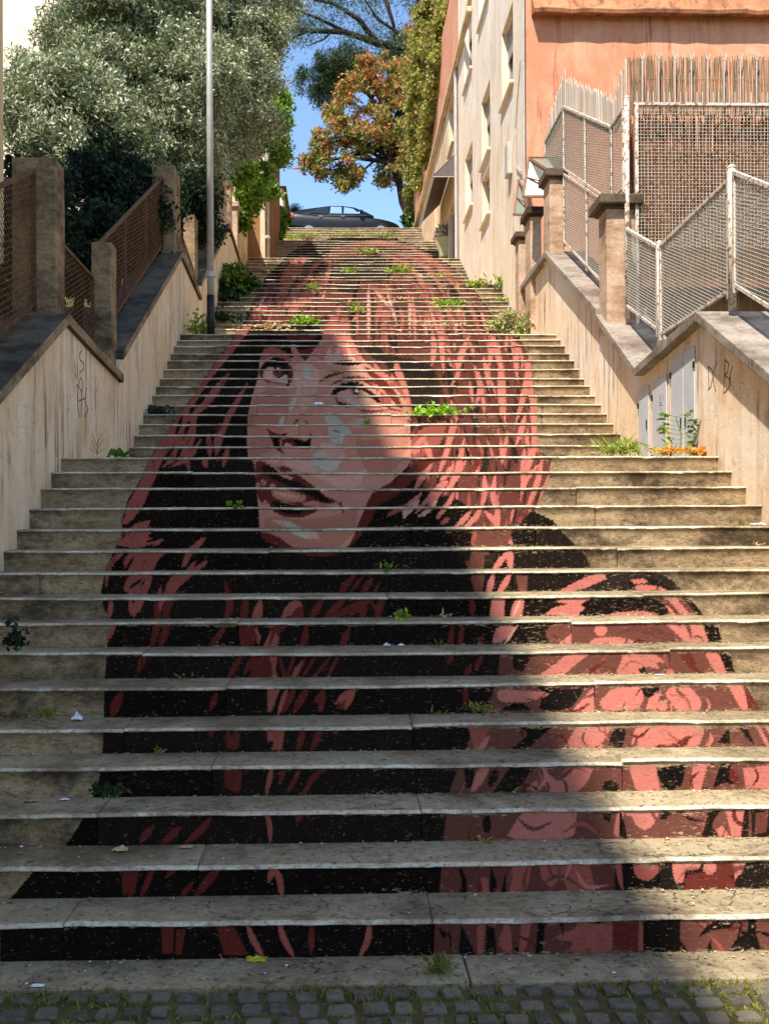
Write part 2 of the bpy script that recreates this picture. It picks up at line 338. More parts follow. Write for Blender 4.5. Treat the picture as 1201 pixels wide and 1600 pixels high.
# left eye
pg('K','405 578 414 565 430 557 446 562 456 575 458 588 451 604 447 603 440 598 420 598 408 592')
pg('D','446 566 455 578 456 592 450 602 452 586','402 592 420 596 440 602 452 605 452 599 436 596 416 592')
pg('L','410 590 412 580 420 573 428 574 428 588 436 592 446 584 450 590 449 600 440 598 424 596')
pg('W','430 594 446 588 449 599 440 598')
el('M',434,581,8,8.5); el('K',433,579,3.6,3.8); el('X',434.5,576.5,2.2,2)
pg('P','406 600 450 605 445 600 420 597')
# right eye
st('D',5,'513 604 530 592 552 587 570 592 584 604 598 616','560 588 584 596 604 608 616 618','500 596 516 586 536 582')
pg('K','516 618 523 606 534 599 545 598 548 595 552 598 558 595 561 600 567 599 570 606 580 612 592 620 598 630 590 630 580 622 577 616 562 608 548 607 534 612 524 618')
pg('K','522 619 530 628 545 632 552 636 540 637 528 631')
pg('L','527 613 545 608 550 618 560 624 570 620 577 617 578 629 566 634 552 633 536 624 530 622')
pg('W','540 618 550 626 564 632 552 632 538 624'); pg('W','567 618 577 618 576 624 569 624')
el('E',557.5,612,9,9.5); el('K',556.5,611,5,5.5); pg('K','545 606 560 603 578 611 578 616 560 607 548 609'); el('X',557,611,2.7,2.8)
pg('K','517 568 530 563 546 562 566 567 562 570 546 572 530 570')
pg('D','568 570 600 592 622 618 630 640 620 634 604 616 592 600 574 584')
pg('R','596 610 610 622 612 636 600 634 590 622'); st('D',3,'600 630 610 640 628 642','560 640 580 644 606 640')
pg('R','606 600 622 612 634 628 632 610 620 596'); pg('P','618 560 632 590 640 620 644 650 638 640 630 610 614 578')
# nose and cheek highlights
pg('W','506 650 511 643 521 647 530 655 546 670 550 680 536 684 536 692 524 694 514 686 513 670')
pg('L','545 658 562 652 578 656 580 662 570 668 552 668'); pg('W','556 657 575 657 576 664 560 665')
pg('W','487 716 493 706 503 704 512 707 520 704 525 713 536 716 528 727 527 736 512 737 498 732 486 724')
pg('W','450 640 458 622 463 615 464 628 456 641','435 664 438 652 445 648 444 660 440 666','472 576 484 572 486 586 480 598 474 590')
pg('L','440 720 470 716 486 722 496 734 515 740 520 752 500 748 470 736 450 728','500 690 530 696 540 712 530 722 500 704'); pg('L','418 716 432 708 440 714 434 722 420 722','500 748 560 740 575 730 560 760 530 764')
st('D',2.5,'458 664 464 656 469 654','477 656 480 664','520 672 530 675')
pg('D','415 667 424 674 437 679 451 675 446 682 438 686 438 700 446 710 438 707 428 699 424 686')
pg('K','422 680 433 683 438 700 430 698')
pg('D','440 686 452 684 456 684 468 686 480 690 485 676 487 674 486 694 484 700 474 702 460 699 452 692 444 700 440 698')
pg('K','456 685 468 688 480 692 486 678 485 694 482 700 472 698 462 694')
pg('L','443 694 450 692 455 698 446 700')
# mouth
pg('D','398 721 410 720 416 724 434 729 448 738 466 742 486 756 505 772 524 786 512 788 490 782 470 792 440 782 424 786 412 790 404 780 400 760')
pg('D','436 727 450 730 459 737 448 737 440 733')
pg('F','418 723 432 730 440 738 452 744 458 746 456 750 440 745 430 738')
pg('K','409 728 422 727 432 734 438 744 452 750 466 752 480 762 494 766 504 774 520 784 508 785 491 778 475 770 454 761 437 753 422 747 412 740')
el('P',412,754,4.6,5.4,20); el('P',426,759,4.6,4); el('P',403,759,3,6); el('P',414,786,4,5)
pg('E','424 764 440 764 460 768 480 776 474 784 458 785 440 782 426 776'); pg('F','434 769 462 773 470 778 456 780 440 777')
for q in range(6): el('L',432+q*6.5,770+q*1.2,1.9,2.2)
st('E',1.2,'446 771 447 780','460 773 460 782')
pg('D','424 778 440 784 460 789 482 790 500 795 490 802 470 809 445 808 428 800 420 790'); pg('K','423 782 436 785 455 789 470 792 482 796 466 804 446 803 430 795')
pg('P','470 786 490 782 510 788 520 795 500 793 480 791'); st('D',4,'531 784 536 800'); st('D',3,'515 778 528 786')
pg('W','436 813 452 815 464 821 480 828 494 836 490 842 476 841 460 835 446 825','478 846 478 846 478 846')
pg('L','470 822 494 830 500 842 482 842','424 812 440 812 452 826 440 822')
pg('D','406 830 420 833 440 841 452 852 470 859 510 860 536 860 526 866 506 870 480 868 450 861 424 850 410 842')
pg('D','543 858 553 836 562 812 573 786 580 772 598 760 618 750 644 728 668 712 702 698 706 706 690 716 664 734 645 750 628 768 606 782 590 790 580 812 568 830 556 846')
pg('R','640 690 655 672 672 664 700 655 690 690 668 708 646 722')
# left hair: outer light band and locks
pg('R','380 506 396 506 372 540 344 574 322 602 304 632 294 652 280 682 262 706 252 722 246 742 236 760 224 790 208 812 196 820 190 818 202 782 224 745 240 706 270 662 302 620 332 574 360 538')
pg('R','302 645 312 636 306 660 306 684 296 708 286 716 276 704 262 720 250 728 262 700 285 660')
st('R',12,'356 586 340 606 322 632 300 650','306 640 300 664 288 690 272 712')
st('R',9,'386 600 376 614 368 636 352 654 346 682 342 706','342 664 338 690 340 716','326 680 328 708','290 678 280 712 256 728','312 690 296 716 270 728','286 690 294 728','356 700 350 724','318 716 322 728')
st('K',6,'284 652 276 676','296 658 288 682','270 700 252 728','284 698 276 716')
pg('R','196 832 212 818 236 812 232 824 214 830 240 826 246 818 230 840 246 842 258 842 246 852 222 858 180 852 186 840','192 876 206 860 250 862 262 862 248 874 240 890 236 914 230 926 224 944 216 960 210 934 196 924 192 918 204 896 186 904 196 888','166 922 164 894 178 868 198 858 190 870 176 882 170 904')
pg('R','282 890 292 858 304 850 312 842 323 839 312 856 300 866 294 880','262 940 258 918 268 900 290 892 300 880 308 875 302 888 324 874 324 880 306 896 290 908 276 922 270 936','244 940 246 926 252 914 253 930')
st('K',5,'208 872 192 900','238 852 214 860','252 840 232 846','222 905 204 918')
st('R',8,'174 938 172 962','204 938 206 958','214 940 210 960','262 930 246 960','258 926 250 948','180 976 168 998')
st('D',12,'288 924 262 938 258 974','244 940 248 974 236 1012','262 976 252 1006','226 1022 218 1046','190 1082 180 1112','182 1090 176 1114','352 912 362 946 352 972','384 936 380 970')
st('D',9,'354 976 330 1010','378 1022 358 1058','338 1085 330 1106','392 982 380 1010','400 1022 384 1048')
pg('R','407 933 411 946 409 968 393 968 395 956','438 968 446 948 458 937 470 940 475 955 462 958 450 963','400 978 408 996 404 1008 396 990')
pg('D','462 950 474 946 474 968 452 968','372 980 396 978 404 1000 384 1014 376 1010','392 1030 430 1023 424 1064 392 1064','420 976 444 978 430 1006 420 1014')
pg('R','419 994 424 986 420 1010 410 1013','430 990 436 996 434 1012 420 1014','420 1024 434 1024 430 1046 436 1062 424 1063 426 1044')
st('D',11,'553 900 541 912 531 929','581 905 572 916 566 929','503 938 494 952 486 968','540 934 524 950 508 966','562 940 536 958 514 966','578 936 562 950 546 960','600 934 592 950 588 968','565 936 568 950 566 968','478 980 476 1000 470 1012','545 982 538 1002 530 1016')
st('D',6,'565 903 550 922','592 911 584 928','580 940 592 960','460 1022 448 1062','478 1026 460 1062','494 1024 484 1040 470 1062','516 1026 500 1048 484 1062','530 1022 510 1062','436 1024 446 1062')
st('R',8,'470 1036 456 1062','448 1078 436 1112','526 1098 538 1084 556 1078')
pg('R','418 1075 438 1075 424 1112 418 1112','528 1104 534 1090 556 1078 552 1094 540 1110','417 1132 446 1134 440 1172 424 1172 428 1156 418 1160')
pg('D','492 1090 506 1074 510 1090 504 1112 496 1112 498 1098 490 1098','524 1106 540 1092 538 1110','352 1150 356 1134 362 1152 370 1134 375 1150 372 1172 354 1170')
st('D',11,'480 1076 462 1108','460 1076 444 1108','474 1142 466 1170','501 1130 498 1150 486 1172','526 1132 524 1146','328 1132 330 1148')
pg('D','351 1196 378 1196 377 1234 370 1240 351 1230','382 1197 386 1197 384 1214')
st('R',8,'425 1194 422 1214 416 1240','414 1266 422 1286 422 1314'); st('D',8,'445 1198 438 1220','470 1198 462 1216 450 1238','508 1196 490 1216 472 1240','490 1210 478 1236')
st('D',12,'330 1278 316 1296 292 1316','280 1294 258 1314','238 1292 222 1312','470 1266 466 1282'); st('D',9,'484 1266 480 1276')
st('D',14,'212 1348 204 1398','344 1352 326 1376 306 1398','200 1350 196 1390'); st('D',9,'240 1356 222 1398','284 1348 262 1368','300 1380 286 1398')
st('R',10,'424 1350 436 1366 441 1402','428 1352 421 1374')
pg('D','336 1440 366 1448 388 1492 350 1492','252 1446 272 1446 270 1490 254 1490','276 1452 290 1452 284 1492 274 1492'); st('R',10,'386 1444 394 1466 410 1494','436 1440 442 1466 458 1494','577 1440 576 1468 562 1494'); st('D',10,'487 1448 486 1484')
# right hair strands
st('P',9,'676 520 678 545 675 568','688 500 690 540 692 576','768 524 767 550 764 570','778 540 784 590 788 652','732 526 722 548 714 580','742 575 752 605 744 630','705 628 712 650 704 690','707 650 706 680','798 528 804 560 812 600','826 560 822 600 812 640 806 660','820 650 812 680 806 694','836 620 832 660 838 700','836 690 828 712 820 738','706 660 700 700 686 738','724 690 716 730 704 760','726 722 712 746 696 770','664 690 674 720 672 716','645 700 656 690 666 680')
st('P',6,'712 566 718 580 706 600','734 600 738 625','792 525 790 545','772 528 776 560','792 680 786 716','752 600 756 640','782 690 784 720','700 560 706 572','756 560 762 600','818 706 814 738','846 722 824 744 816 770')
pg('P','818 560 830 570 834 620 836 660 838 704 826 740 820 738 826 700 818 690 826 660 828 630 822 610','796 530 812 540 818 560 812 600 804 570','778 570 790 590 788 640 782 654 776 610','640 700 655 690 660 700 648 712')
st('B',5,'812 562 812 610','826 640 828 690','798 548 800 580')
pg('P','838 790 848 760 866 718 858 742 848 768 846 776','814 718 820 730 818 760 812 790','626 796 640 782 654 772 660 768 656 778 644 788 630 800','648 800 662 782 680 762 682 772 664 790 650 804','664 778 690 750 702 752 690 770 672 796','680 808 700 780 710 765 708 782 694 800 684 812')
st('P',9,'674 726 660 744 648 764','706 728 696 745 688 750','756 742 758 770 752 792','773 745 768 775 776 800','752 792 746 806 726 824','758 800 770 812 780 824','778 788 776 810 772 826','734 800 722 815 712 822','846 722 838 760 824 790','800 850 790 840 786 826')
st('R',8,'742 830 738 852','756 828 758 846 744 856','796 826 792 844 784 856','700 810 690 818','664 800 676 790','640 790 620 796 606 806')
pg('L','628 800 640 788 656 780 652 792 640 802 630 812','650 808 668 794 684 778 680 792 664 806')
pg('M','735 862 752 860 766 862 752 892 733 892','752 828 800 830 790 858 734 858','735 900 758 895 752 928 742 930')
pg('G','756 868 776 864 766 884 756 884')
st('P',10,'770 892 782 876 794 862','798 860 796 880 798 892','770 898 764 920 762 930','797 896 786 916 776 930')
pg('P','768 935 788 935 787 966 764 966','796 966 800 946 808 934 820 934 814 966','776 978 806 978 794 996 776 1006 768 1004')
st('L',4,'812 938 802 962','806 980 790 1004')
st('D',9,'737 935 738 960','722 980 718 1010','706 982 702 1010','752 996 748 1010','752 1024 744 1044','735 1040 728 1054','726 1076 728 1094','706 1024 700 1036')
pg('M','805 898 812 930 822 930 824 900')
# shoulder and patterned sleeve
pg('M','800 1020 860 1008 850 990 862 975 920 970 1060 968 1098 972 1110 1005 1145 1050 1164 1072 1184 1106 1215 1150 1215 1330 1100 1330 688 1402 690 1340 700 1240 728 1170 740 1130 760 1108 778 1060 780 1020')
pg('K','800 1022 832 1022 816 1050 800 1044','830 1070 860 1075 900 1076 915 1074 890 1110 840 1110 846 1092','795 1100 780 1110 830 1110 815 1098','786 1128 872 1126 822 1172 796 1172 828 1146')
pg('P','870 925 886 916 905 906 918 900 950 892 965 898 944 906 925 914 900 925','985 918 1000 913 1030 916 1046 925 1010 925 996 922','983 906 1006 904 1012 910 992 913')
pg('G','940 893 972 884 1000 883 1012 890 1046 903 1068 926 1052 924 1026 906 1000 903 970 910 980 916 960 925 890 925 926 916 950 908')
pg('P','850 960 866 948 890 944 866 940 880 935 926 934 905 944 916 952 900 966 870 962','940 962 966 957 1000 954 1022 958 1030 966 944 966','1036 930 1058 930 1074 948 1084 966 1062 966 1052 948','1026 942 1046 948 1058 964 1046 964 1036 952')
pg('K','930 940 1000 930 1034 940 1050 962 1030 955 1000 950 960 955 930 962 900 960'); st('B',5,'1020 934 1048 944 1062 962')
pg('B','1052 930 1066 934 1094 966 1082 966'); pg('K','1066 930 1080 936 1100 962 1096 966 1086 960')
pg('P','1034 970 1096 968 1108 1008 1076 1008 1056 990','918 1008 926 998 950 995 978 997 1002 1008'); el('P',938,985,10,9)
pg('P','866 1010 880 1000 893 989 893 1010')
pg('B','962 990 984 979 1018 977 1048 992 1062 1008 1038 1008 1022 994 990 986')
st('B',6,'1056 970 1062 978','1072 970 1078 992'); pg('K','1094 968 1116 970 1122 1008 1108 1008')
pg('P','830 1062 864 1040 886 1021 922 1021 904 1034 872 1062','956 1060 970 1034 972 1021 1022 1021 1040 1036 1024 1034 1030 1046 1008 1040 1006 1058','1100 1020 1122 1020 1138 1060 1124 1060 1110 1040')
el('P',1046,1052,6,7); st('K',8,'998 1046 1010 1054'); st('K',7,'1004 1042 1006 1056')
pg('D','1058 1021 1080 1021 1088 1044 1102 1056 1088 1056 1072 1038'); st('D',7,'940 1036 912 1056')
pg('K','1122 1020 1134 1036 1140 1020 1148 1058 1138 1056 1130 1040')
pg('P','776 1076 862 1082 838 1096 790 1098 778 1094','892 1112 926 1074 930 1112','934 1098 958 1074 1000 1073 1006 1090 996 1110 944 1110','1038 1086 1044 1074 1080 1074 1096 1096 1092 1112 1056 1110','1136 1071 1158 1071 1174 1110 1158 1110','1008 1108 1014 1090 1032 1080 1024 1110'); el('P',1034,1103,8,8)
pg('K','1000 1074 1032 1074 1016 1090 1006 1088'); pg('D','1162 1076 1182 1098 1186 1108 1168 1108')
pg('P','878 1172 906 1126 958 1126 938 1172','984 1170 994 1126 1092 1130 1100 1142 1090 1168 1060 1166 1052 1160 1040 1168')
pg('K','950 1170 952 1152 962 1136 976 1138 978 1148 970 1170','1120 1160 1138 1137 1140 1162','1146 1122 1160 1124 1168 1142 1180 1166 1162 1150'); pg('D','1046 1168 1072 1150 1080 1150 1070 1168')
st('P',6,'1180 1130 1200 1166','1196 1134 1206 1150')
pg('R','730 1130 770 1126 748 1172 740 1172'); st('P',9,'762 1152 750 1172')
pg('K','724 1194 742 1192 738 1230 728 1232','798 1196 838 1192 806 1238 770 1238'); pg('P','734 1238 742 1212 752 1192 768 1192 756 1220 742 1236'); el('K',770,1216,7,15,22)
pg('P','820 1234 838 1218 842 1238','850 1212 858 1210 872 1222 894 1206 900 1190 932 1190 916 1224 898 1240 854 1240','980 1194 1024 1192 1026 1212 1032 1238 994 1238','1082 1188 1106 1188 1094 1236 1078 1236','1160 1200 1215 1194 1215 1232 1164 1232'); el('K',953,1231,13,12)
pg('K','1024 1206 1046 1192 1072 1188 1066 1226 1048 1236 1036 1236 1030 1216','1112 1234 1126 1190 1140 1188 1144 1206 1152 1228 1130 1222')
pg('D','1140 1196 1156 1216 1152 1230 1138 1216')
pg('P','788 1312 814 1270 836 1261 902 1261 896 1312','964 1266 974 1270 966 1312 958 1302','984 1260 1034 1260 1020 1290 1005 1298 990 1286','1132 1262 1166 1262 1156 1308 1142 1306','1118 1296 1128 1290 1140 1308 1124 1308'); el('K',760,1288,7,14)
pg('K','940 1264 956 1266 952 1286 942 1280','968 1264 976 1290 980 1312 966 1312','1034 1262 1060 1260 1040 1280 1030 1282','1104 1262 1128 1262 1110 1288 1122 1308 1094 1308 1102 1286','1162 1264 1170 1262 1168 1310 1156 1310','1172 1266 1215 1264 1215 1310 1174 1310')
pg('B','1180 1270 1200 1268 1196 1300 1178 1304')
pg('B','690 1344 960 1344 960 1402 686 1402','680 1440 1004 1432 1004 1494 676 1494'); pg('K','712 1344 722 1380 716 1402 730 1402 728 1370','766 1350 776 1380 774 1402 764 1402','790 1362 790 1402 780 1402','684 1448 692 1470 704 1450 706 1494 700 1460','720 1444 716 1494 744 1494','760 1444 772 1450 776 1494 758 1494','800 1470 806 1494 818 1490','840 1440 852 1440 846 1494 836 1494')
pg('R','745 1400 752 1370 762 1372 764 1400','794 1398 806 1344 832 1344 822 1398','842 1350 846 1342 918 1342 932 1398 886 1396 880 1374 864 1382 862 1396 856 1384 845 1372','744 1450 758 1440 754 1492 746 1492','778 1470 790 1440 798 1452 800 1494 780 1478','814 1440 830 1440 822 1480 810 1494','868 1462 898 1452 904 1434 956 1432 956 1490 888 1490 896 1470 872 1470','996 1434 1008 1452 1005 1486 996 1486','960 1344 968 1344 975 1386 972 1394 964 1374')
pg('D','956 1432 998 1432 996 1490 956 1490'); pg('K','970 1342 990 1342 988 1402 974 1402','1004 1432 1062 1432 1062 1492 1004 1492','1028 1342 1215 1340 1215 1402 986 1402 990 1370')
pg('R','986 1342 1034 1342 1030 1362 1012 1378 992 1370'); pg('D','1070 1368 1100 1362 1148 1372 1146 1400 1068 1400','1106 1342 1144 1342 1150 1366 1120 1372')
pg('P','1048 1350 1060 1346 1096 1346 1092 1358 1070 1360 1066 1380 1054 1380','1144 1340 1166 1340 1160 1360 1147 1376'); el('P',1108,1356,10.5,10.5)
pg('M','1062 1432 1215 1428 1215 1492 1062 1492'); pg('K','1088 1466 1104 1446 1124 1434 1150 1434 1142 1450 1112 1454','1136 1488 1150 1466 1166 1458 1170 1430 1182 1430 1180 1458 1190 1490','1100 1490 1110 1466 1112 1490')
# ---- raster at 1.5x
SC=1.5; W_,H_=int(1215*SC),int(1160*SC); Y0=360
IDX=np.zeros((H_,W_),np.uint8); names=list(PAL); tab=np.zeros((len(names)+1,4))
for i,k in enumerate(names): tab[i+1,:3]=srgb(*PAL[k])[:3]; tab[i+1,3]=1
tab[0,:3]=tab[names.index('K')+1,:3]
def raster(c,p):
    q=(p-[0,Y0])*SC; x0,y0=np.floor(q.min(0)).astype(int); x1,y1=np.ceil(q.max(0)).astype(int)+1
    x0=max(x0,0);y0=max(y0,0);x1=min(x1,W_);y1=min(y1,H_)
    if x1<=x0 or y1<=y0: return
    X,Y=np.meshgrid(np.arange(x0,x1)+.5,np.arange(y0,y1)+.5); ins=np.zeros(X.shape,bool); n=len(q)
    for i in range(n):
        ax,ay=q[i]; bx,by=q[(i+1)%n]
        if ay==by: continue
        ins^=((ay>Y)!=(by>Y))&(X<(bx-ax)*(Y-ay)/(by-ay)+ax)
    IDX[y0:y1,x0:x1][ins]=names.index(c)+1
for c,p in A: raster(c,p)
# loose fine strands brushed over the brown hair only
KEEP=IDX.copy(); A=[]; r_=random.Random(5)
for i in range(1100):
    x=r_.uniform(400,850); y=r_.uniform(385,850); d=(x-560)/420; L=r_.uniform(10,38)*(.5 if y<470 else 1)
    if y>700: d=-(x-700)/500-.35*(x<700)
    p=[x,y,x+d*L*.45,y+L*.5,x+d*L*.7+r_.uniform(-2,2),y+L]
    st(r_.choice('KGGGDDMMRP'),r_.uniform(1.6,5),' '.join('%.1f'%q for q in p))
for c,p in A: raster(c,p)
brown=np.isin(KEEP,[names.index('B')+1]); IDX[~brown]=KEEP[~brown]
# small swirls and flecks of the patterned sleeve and jacket
KEEP=IDX.copy(); A=[]
for i in range(170):
    x=r_.uniform(700,1205); y=r_.uniform(900,1492); s_=(y/1200)**1.5; L=r_.uniform(22,52)*s_; an=r_.uniform(-.5,2.2); b_=r_.choice((-1,1))*L*.35
    st(r_.choice('DDMMKRRP'),r_.uniform(2.5,7)*s_,'%.1f %.1f %.1f %.1f %.1f %.1f'%(x,y,x+L*.5*math.cos(an)-b_*math.sin(an),y+L*.5*math.sin(an)+b_*math.cos(an),x+L*math.cos(an),y+L*math.sin(an)))
for c,p in A: raster(c,p)
zone=np.isin(KEEP,[names.index(q)+1 for q in 'PMBR']); IDX[~zone]=KEEP[~zone]
# worn flecks in the pink locks left of the face, and loose strands there
KEEP=IDX.copy(); A=[]
for i in range(160):
    x=r_.uniform(170,420); y=r_.uniform(560,1000); L=r_.uniform(8,24)
    st(r_.choice('KKDM'),r_.uniform(1.2,3),'%.1f %.1f %.1f %.1f %.1f %.1f'%(x,y,x-L*.35,y+L*.5,x-L*.55,y+L))
for c,p in A: raster(c,p)
zone=np.isin(KEEP,[names.index(q)+1 for q in 'PR']); IDX[~zone]=KEEP[~zone]
# fine loose strands over the hair: fewer on the face
def inside(x,y):
    i,j=int((y-Y0)*SC),int(x*SC); return IDX[i,j] if 0<=i<H_ and 0<=j<W_ else 0
def paint_at(px,py):
    acc=0; a_=px*1.0; px=px+.7*np.sin(py*1.3+a_*.17)+.5*np.sin(py*2.9-a_*.41); py=py+.6*np.sin(a_*.83+py*.11)+.4*np.sin(a_*1.9)
    for dx,dy in ((-.3,-.3),(.3,-.3),(-.3,.3),(.3,.3)):
        i=np.clip(((py+dy-Y0)*SC).astype(int),0,H_-1); j=np.clip(((px+dx)*SC).astype(int),0,W_-1); acc=acc+tab[IDX[i,j]]
    acc=acc/4; ok=(py>=Y0)&(px>0); acc[~ok,3]=0; return acc
# ---------------------------------------------------------------- staircase
XL,XR=-2.32,3.22
def flight(ys,d0,t,n=None):
    return [(d0+i*t,EYE+(PY-y)*(d0+i*t)/F,t) for i,y in enumerate(ys)]
FL=[flight([1439,1350,1268,1195,1134,1070,1018,972,931,893,857,824,791,762,736,714],3.86,.27),
 flight([697,679,662,646,632,617,603,590,576,563,552,540,530.5,521],10.45,.2615),
 flight([514,507,500,492,485,478,471,464,457,450,443],16.4,.28),
 flight([436.5,431.5,426.5,421.5,417,412,407.5,403],23.4,.27),
 flight([398.5,395,391,387,383,379.5,376],30.0,.27),
 flight([370,366.3,362.7,359,355.5],36.2,.27)]
def r0(d): return 0.0 if d<3.7 else None
PROF=[(3.2,0.0)]
for f in FL:
    for (d,z,t) in f: PROF.append((d,z))
    PROF.append((f[-1][0]+.27,f[-1][1]))
PROF.append((42,FL[-1][-1][1]+.03))
py_=np.array([p[0] for p in PROF]); pz_=np.array([p[1] for p in PROF])
def ground_z(d): return float(np.interp(d,py_,pz_))
stair=empty('stone_staircase',(0,3.86,0),'long travertine staircase with a red and black portrait mural painted on its risers','staircase')
class Steps: pass
def build_step(k,d,z,t,zb,depth,slope,first,scale):
    wid=XR-XL+.12; x0,x1=XL-.06,XR+.06
    g=random.Random(100+k)
    # stone blocks
    nb=4 if d<9 else 6; cuts=sorted(g.uniform(x0+.5,x1-.5) for _ in range(nb)); cuts=[c for i,c in enumerate(cuts) if i==0 or c-cuts[i-1]>.45]
    if d<8.2 and k in JOINTS: cuts=[at(px,700,d).x for px in JOINTS[k]]
    dx=.035 if d<9 else (.06 if d<18 else .12)
    xs=list(np.arange(x0,x1,dx))+[x1]; gw=.004 if d<12 else .006
    for c in cuts:
        xs=[x for x in xs if abs(x-c)>gw*1.7]+[c-gw,c-gw*.5,c+gw*.5,c+gw]
    xs=np.array(sorted(xs)); blk=np.searchsorted(np.array(cuts),xs)
    offy=np.array([g.uniform(-.006,.006) for _ in range(len(cuts)+1)]); offz=np.array([g.uniform(-.008,.007) for _ in range(len(cuts)+1)]); til=np.array([g.uniform(-.004,.004) for _ in range(len(cuts)+1)])
    ed=np.array([x0]+cuts+[x1]); u=(xs-ed[blk])/(ed[blk+1]-ed[blk]+1e-6)-.5
    rr=np.random.default_rng(k)
    wav=np.convolve(rr.normal(0,1,len(xs)+8),np.ones(9)/3,'valid')*.0012
    chip=np.where(rr.random(len(xs))<.05,rr.random(len(xs))*.010,0)
    cn=np.convolve(rr.normal(0,1,len(xs)+6),[.1,.2,.4,.2,.1,0,0],'valid')[:len(xs)]; chip=chip+np.clip(cn-.75,0,.8)*.022
    wear=-.006*np.exp(-((xs-.3-.4*math.sin(k))/.9)**2)
    gro=np.zeros(len(xs))
    for c in cuts: gro[np.abs(xs-c)<gw*.8]=1
    fy=d+offy[blk]+wav*.8+gro*.014; fz=offz[blk]+til[blk]*u*2+wav+wear
    rows=[]; n=len(xs); o=.012; hn=float(np.clip(.009+.0014*(d-3.9),.009,.017))
    def row(y,zz): rows.append(np.c_[xs,y,zz])
    hb=zb-.05
    row(fy+o,np.full(n,hb)); row(fy+o,zb+(z-zb)*.5+fz*.5); row(fy+o,z-hn-.004+fz)
    row(fy+chip*.6,z-hn+fz-chip*.5-gro*.004); row(fy+chip,z-hn*.5+fz-chip-gro*.01); row(fy+.009+chip,z+fz*1-chip*.6-gro*.012); row(fy+.03,z+.001+fz-gro*.012)
    row(np.full(n,d+depth*.5),z+slope*depth*.5+.003+fz*.7-gro*.01); row(np.full(n,d+depth+.03),z+slope*depth+.004-gro*.004)
    V=np.concatenate(rows); nr=len(rows)
    a=(np.arange(nr-1)[:,None]*n+np.arange(n-1)[None,:]).ravel(); Fq=np.c_[a,a+1,a+n+1,a+n]
    mi=np.repeat([0,0,0,1,1,1,2,2],n-1)
    so_=mesh_np('step' ,V,Fq,[M['riser'],M['nose'],M['tread']],stair,midx=mi)
    # painted part of the riser: a coat of paint 2.5 mm proud of the stone
    res=1.45/F*d; nx=int((x1-x0)/res); nz=max(3,int((z-hn-zb)/res)+2)
    X=np.linspace(x0+.07,x1-.07,nx); X=np.sort(np.concatenate([X]+[[c-gw,c-gw*.5,c+gw*.5,c+gw] for c in cuts])); nx=len(X)
    ya=np.interp(X,xs,fy)+o-.0025; za=np.interp(X,xs,fz)
    T=np.linspace(0,1,nz)[:,None]; Z=zb-.004+T*(z-hn-.0045-zb+.004)+za[None]*T; Xg=np.broadcast_to(X,Z.shape); Yg=np.broadcast_to(ya,Z.shape)
    # the drawing is continued a little under the nosing, like the painter did from the pavement
    px,py=proj(Xg,Yg,Z); C=paint_at(px.ravel(),py.ravel()).reshape(nz,nx,4)
    al=C[...,3].max(0)
    if al.max()<=0: return
    i0,i1=np.where(al>0)[0][[0,-1]]; i0=max(0,i0-1); i1=min(nx-1,i1+1)
    if i1-i0<3: return
    sl=slice(i0,i1+1); V=np.stack([Xg[:,sl],Yg[:,sl],Z[:,sl]],-1).reshape(-1,3); m=i1-i0+1
    a=(np.arange(nz-1)[:,None]*m+np.arange(m-1)[None,:]).ravel(); Fq=np.c_[a,a+1,a+m+1,a+m]
    Ca=C[:,sl].reshape(-1,4); colon=C[:,sl,3].max(0)>0; e_=np.flatnonzero(np.diff(np.r_[0,colon.astype(int),0])); L_=e_[1::2]-e_[::2]; q=int(L_.argmax()); ca0,ca1=e_[2*q],e_[2*q+1]
    cidx=np.tile(np.arange(m),nz); keep=(Ca[Fq,3].max(1)>0)&(cidx[Fq].min(1)>=ca0-1)&(cidx[Fq].max(1)<=ca1); Fq=Fq[keep]
    bl=np.searchsorted(np.array(cuts),X)[sl]; fade=np.array([g.uniform(0,.10) for _ in range(len(cuts)+1)])[bl]; fv=np.array([g.uniform(.86,1.06) for _ in range(len(cuts)+1)])[bl]
    dust=np.array(srgb(150,120,96)[:3]); col=C[:,sl,:3]*fv[None,:,None]; col=col*(1-fade[None,:,None]*.35)+dust*fade[None,:,None]*.35; Ca=np.concatenate([col,C[:,sl,3:]],-1).reshape(-1,4)
    hh=(Z-zb)[:,sl]; Ed=np.maximum(np.exp(-hh/.02),np.exp(-(z-.02-zb-hh)/.016)).ravel()
    used=np.unique(Fq); mp=np.full(len(V),-1); mp[used]=np.arange(len(used)); V=V[used]; Ca=Ca[used]; Ed=Ed[used]; Fq=mp[Fq]
    o_=mesh_np('painted_riser',V,Fq,[M['paint']],so_)
    ca=o_.data.color_attributes.new('paint','FLOAT_COLOR','POINT'); ca.data.foreach_set('color',Ca.astype(np.float32).ravel())
    ea=o_.data.attributes.new('edge','FLOAT','POINT'); ea.data.foreach_set('value',Ed.astype(np.float32))
JOINTS={0:[95,672,1500],1:[305,1028],2:[148,655,968],3:[328,970],4:[190,643],5:[350,928],6:[220,1045],7:[370,892],8:[605,1003],9:[800,60],10:[420,964],11:[640,836],12:[290,930],13:[500,900],14:[617,300],15:[240,775]}
k=0
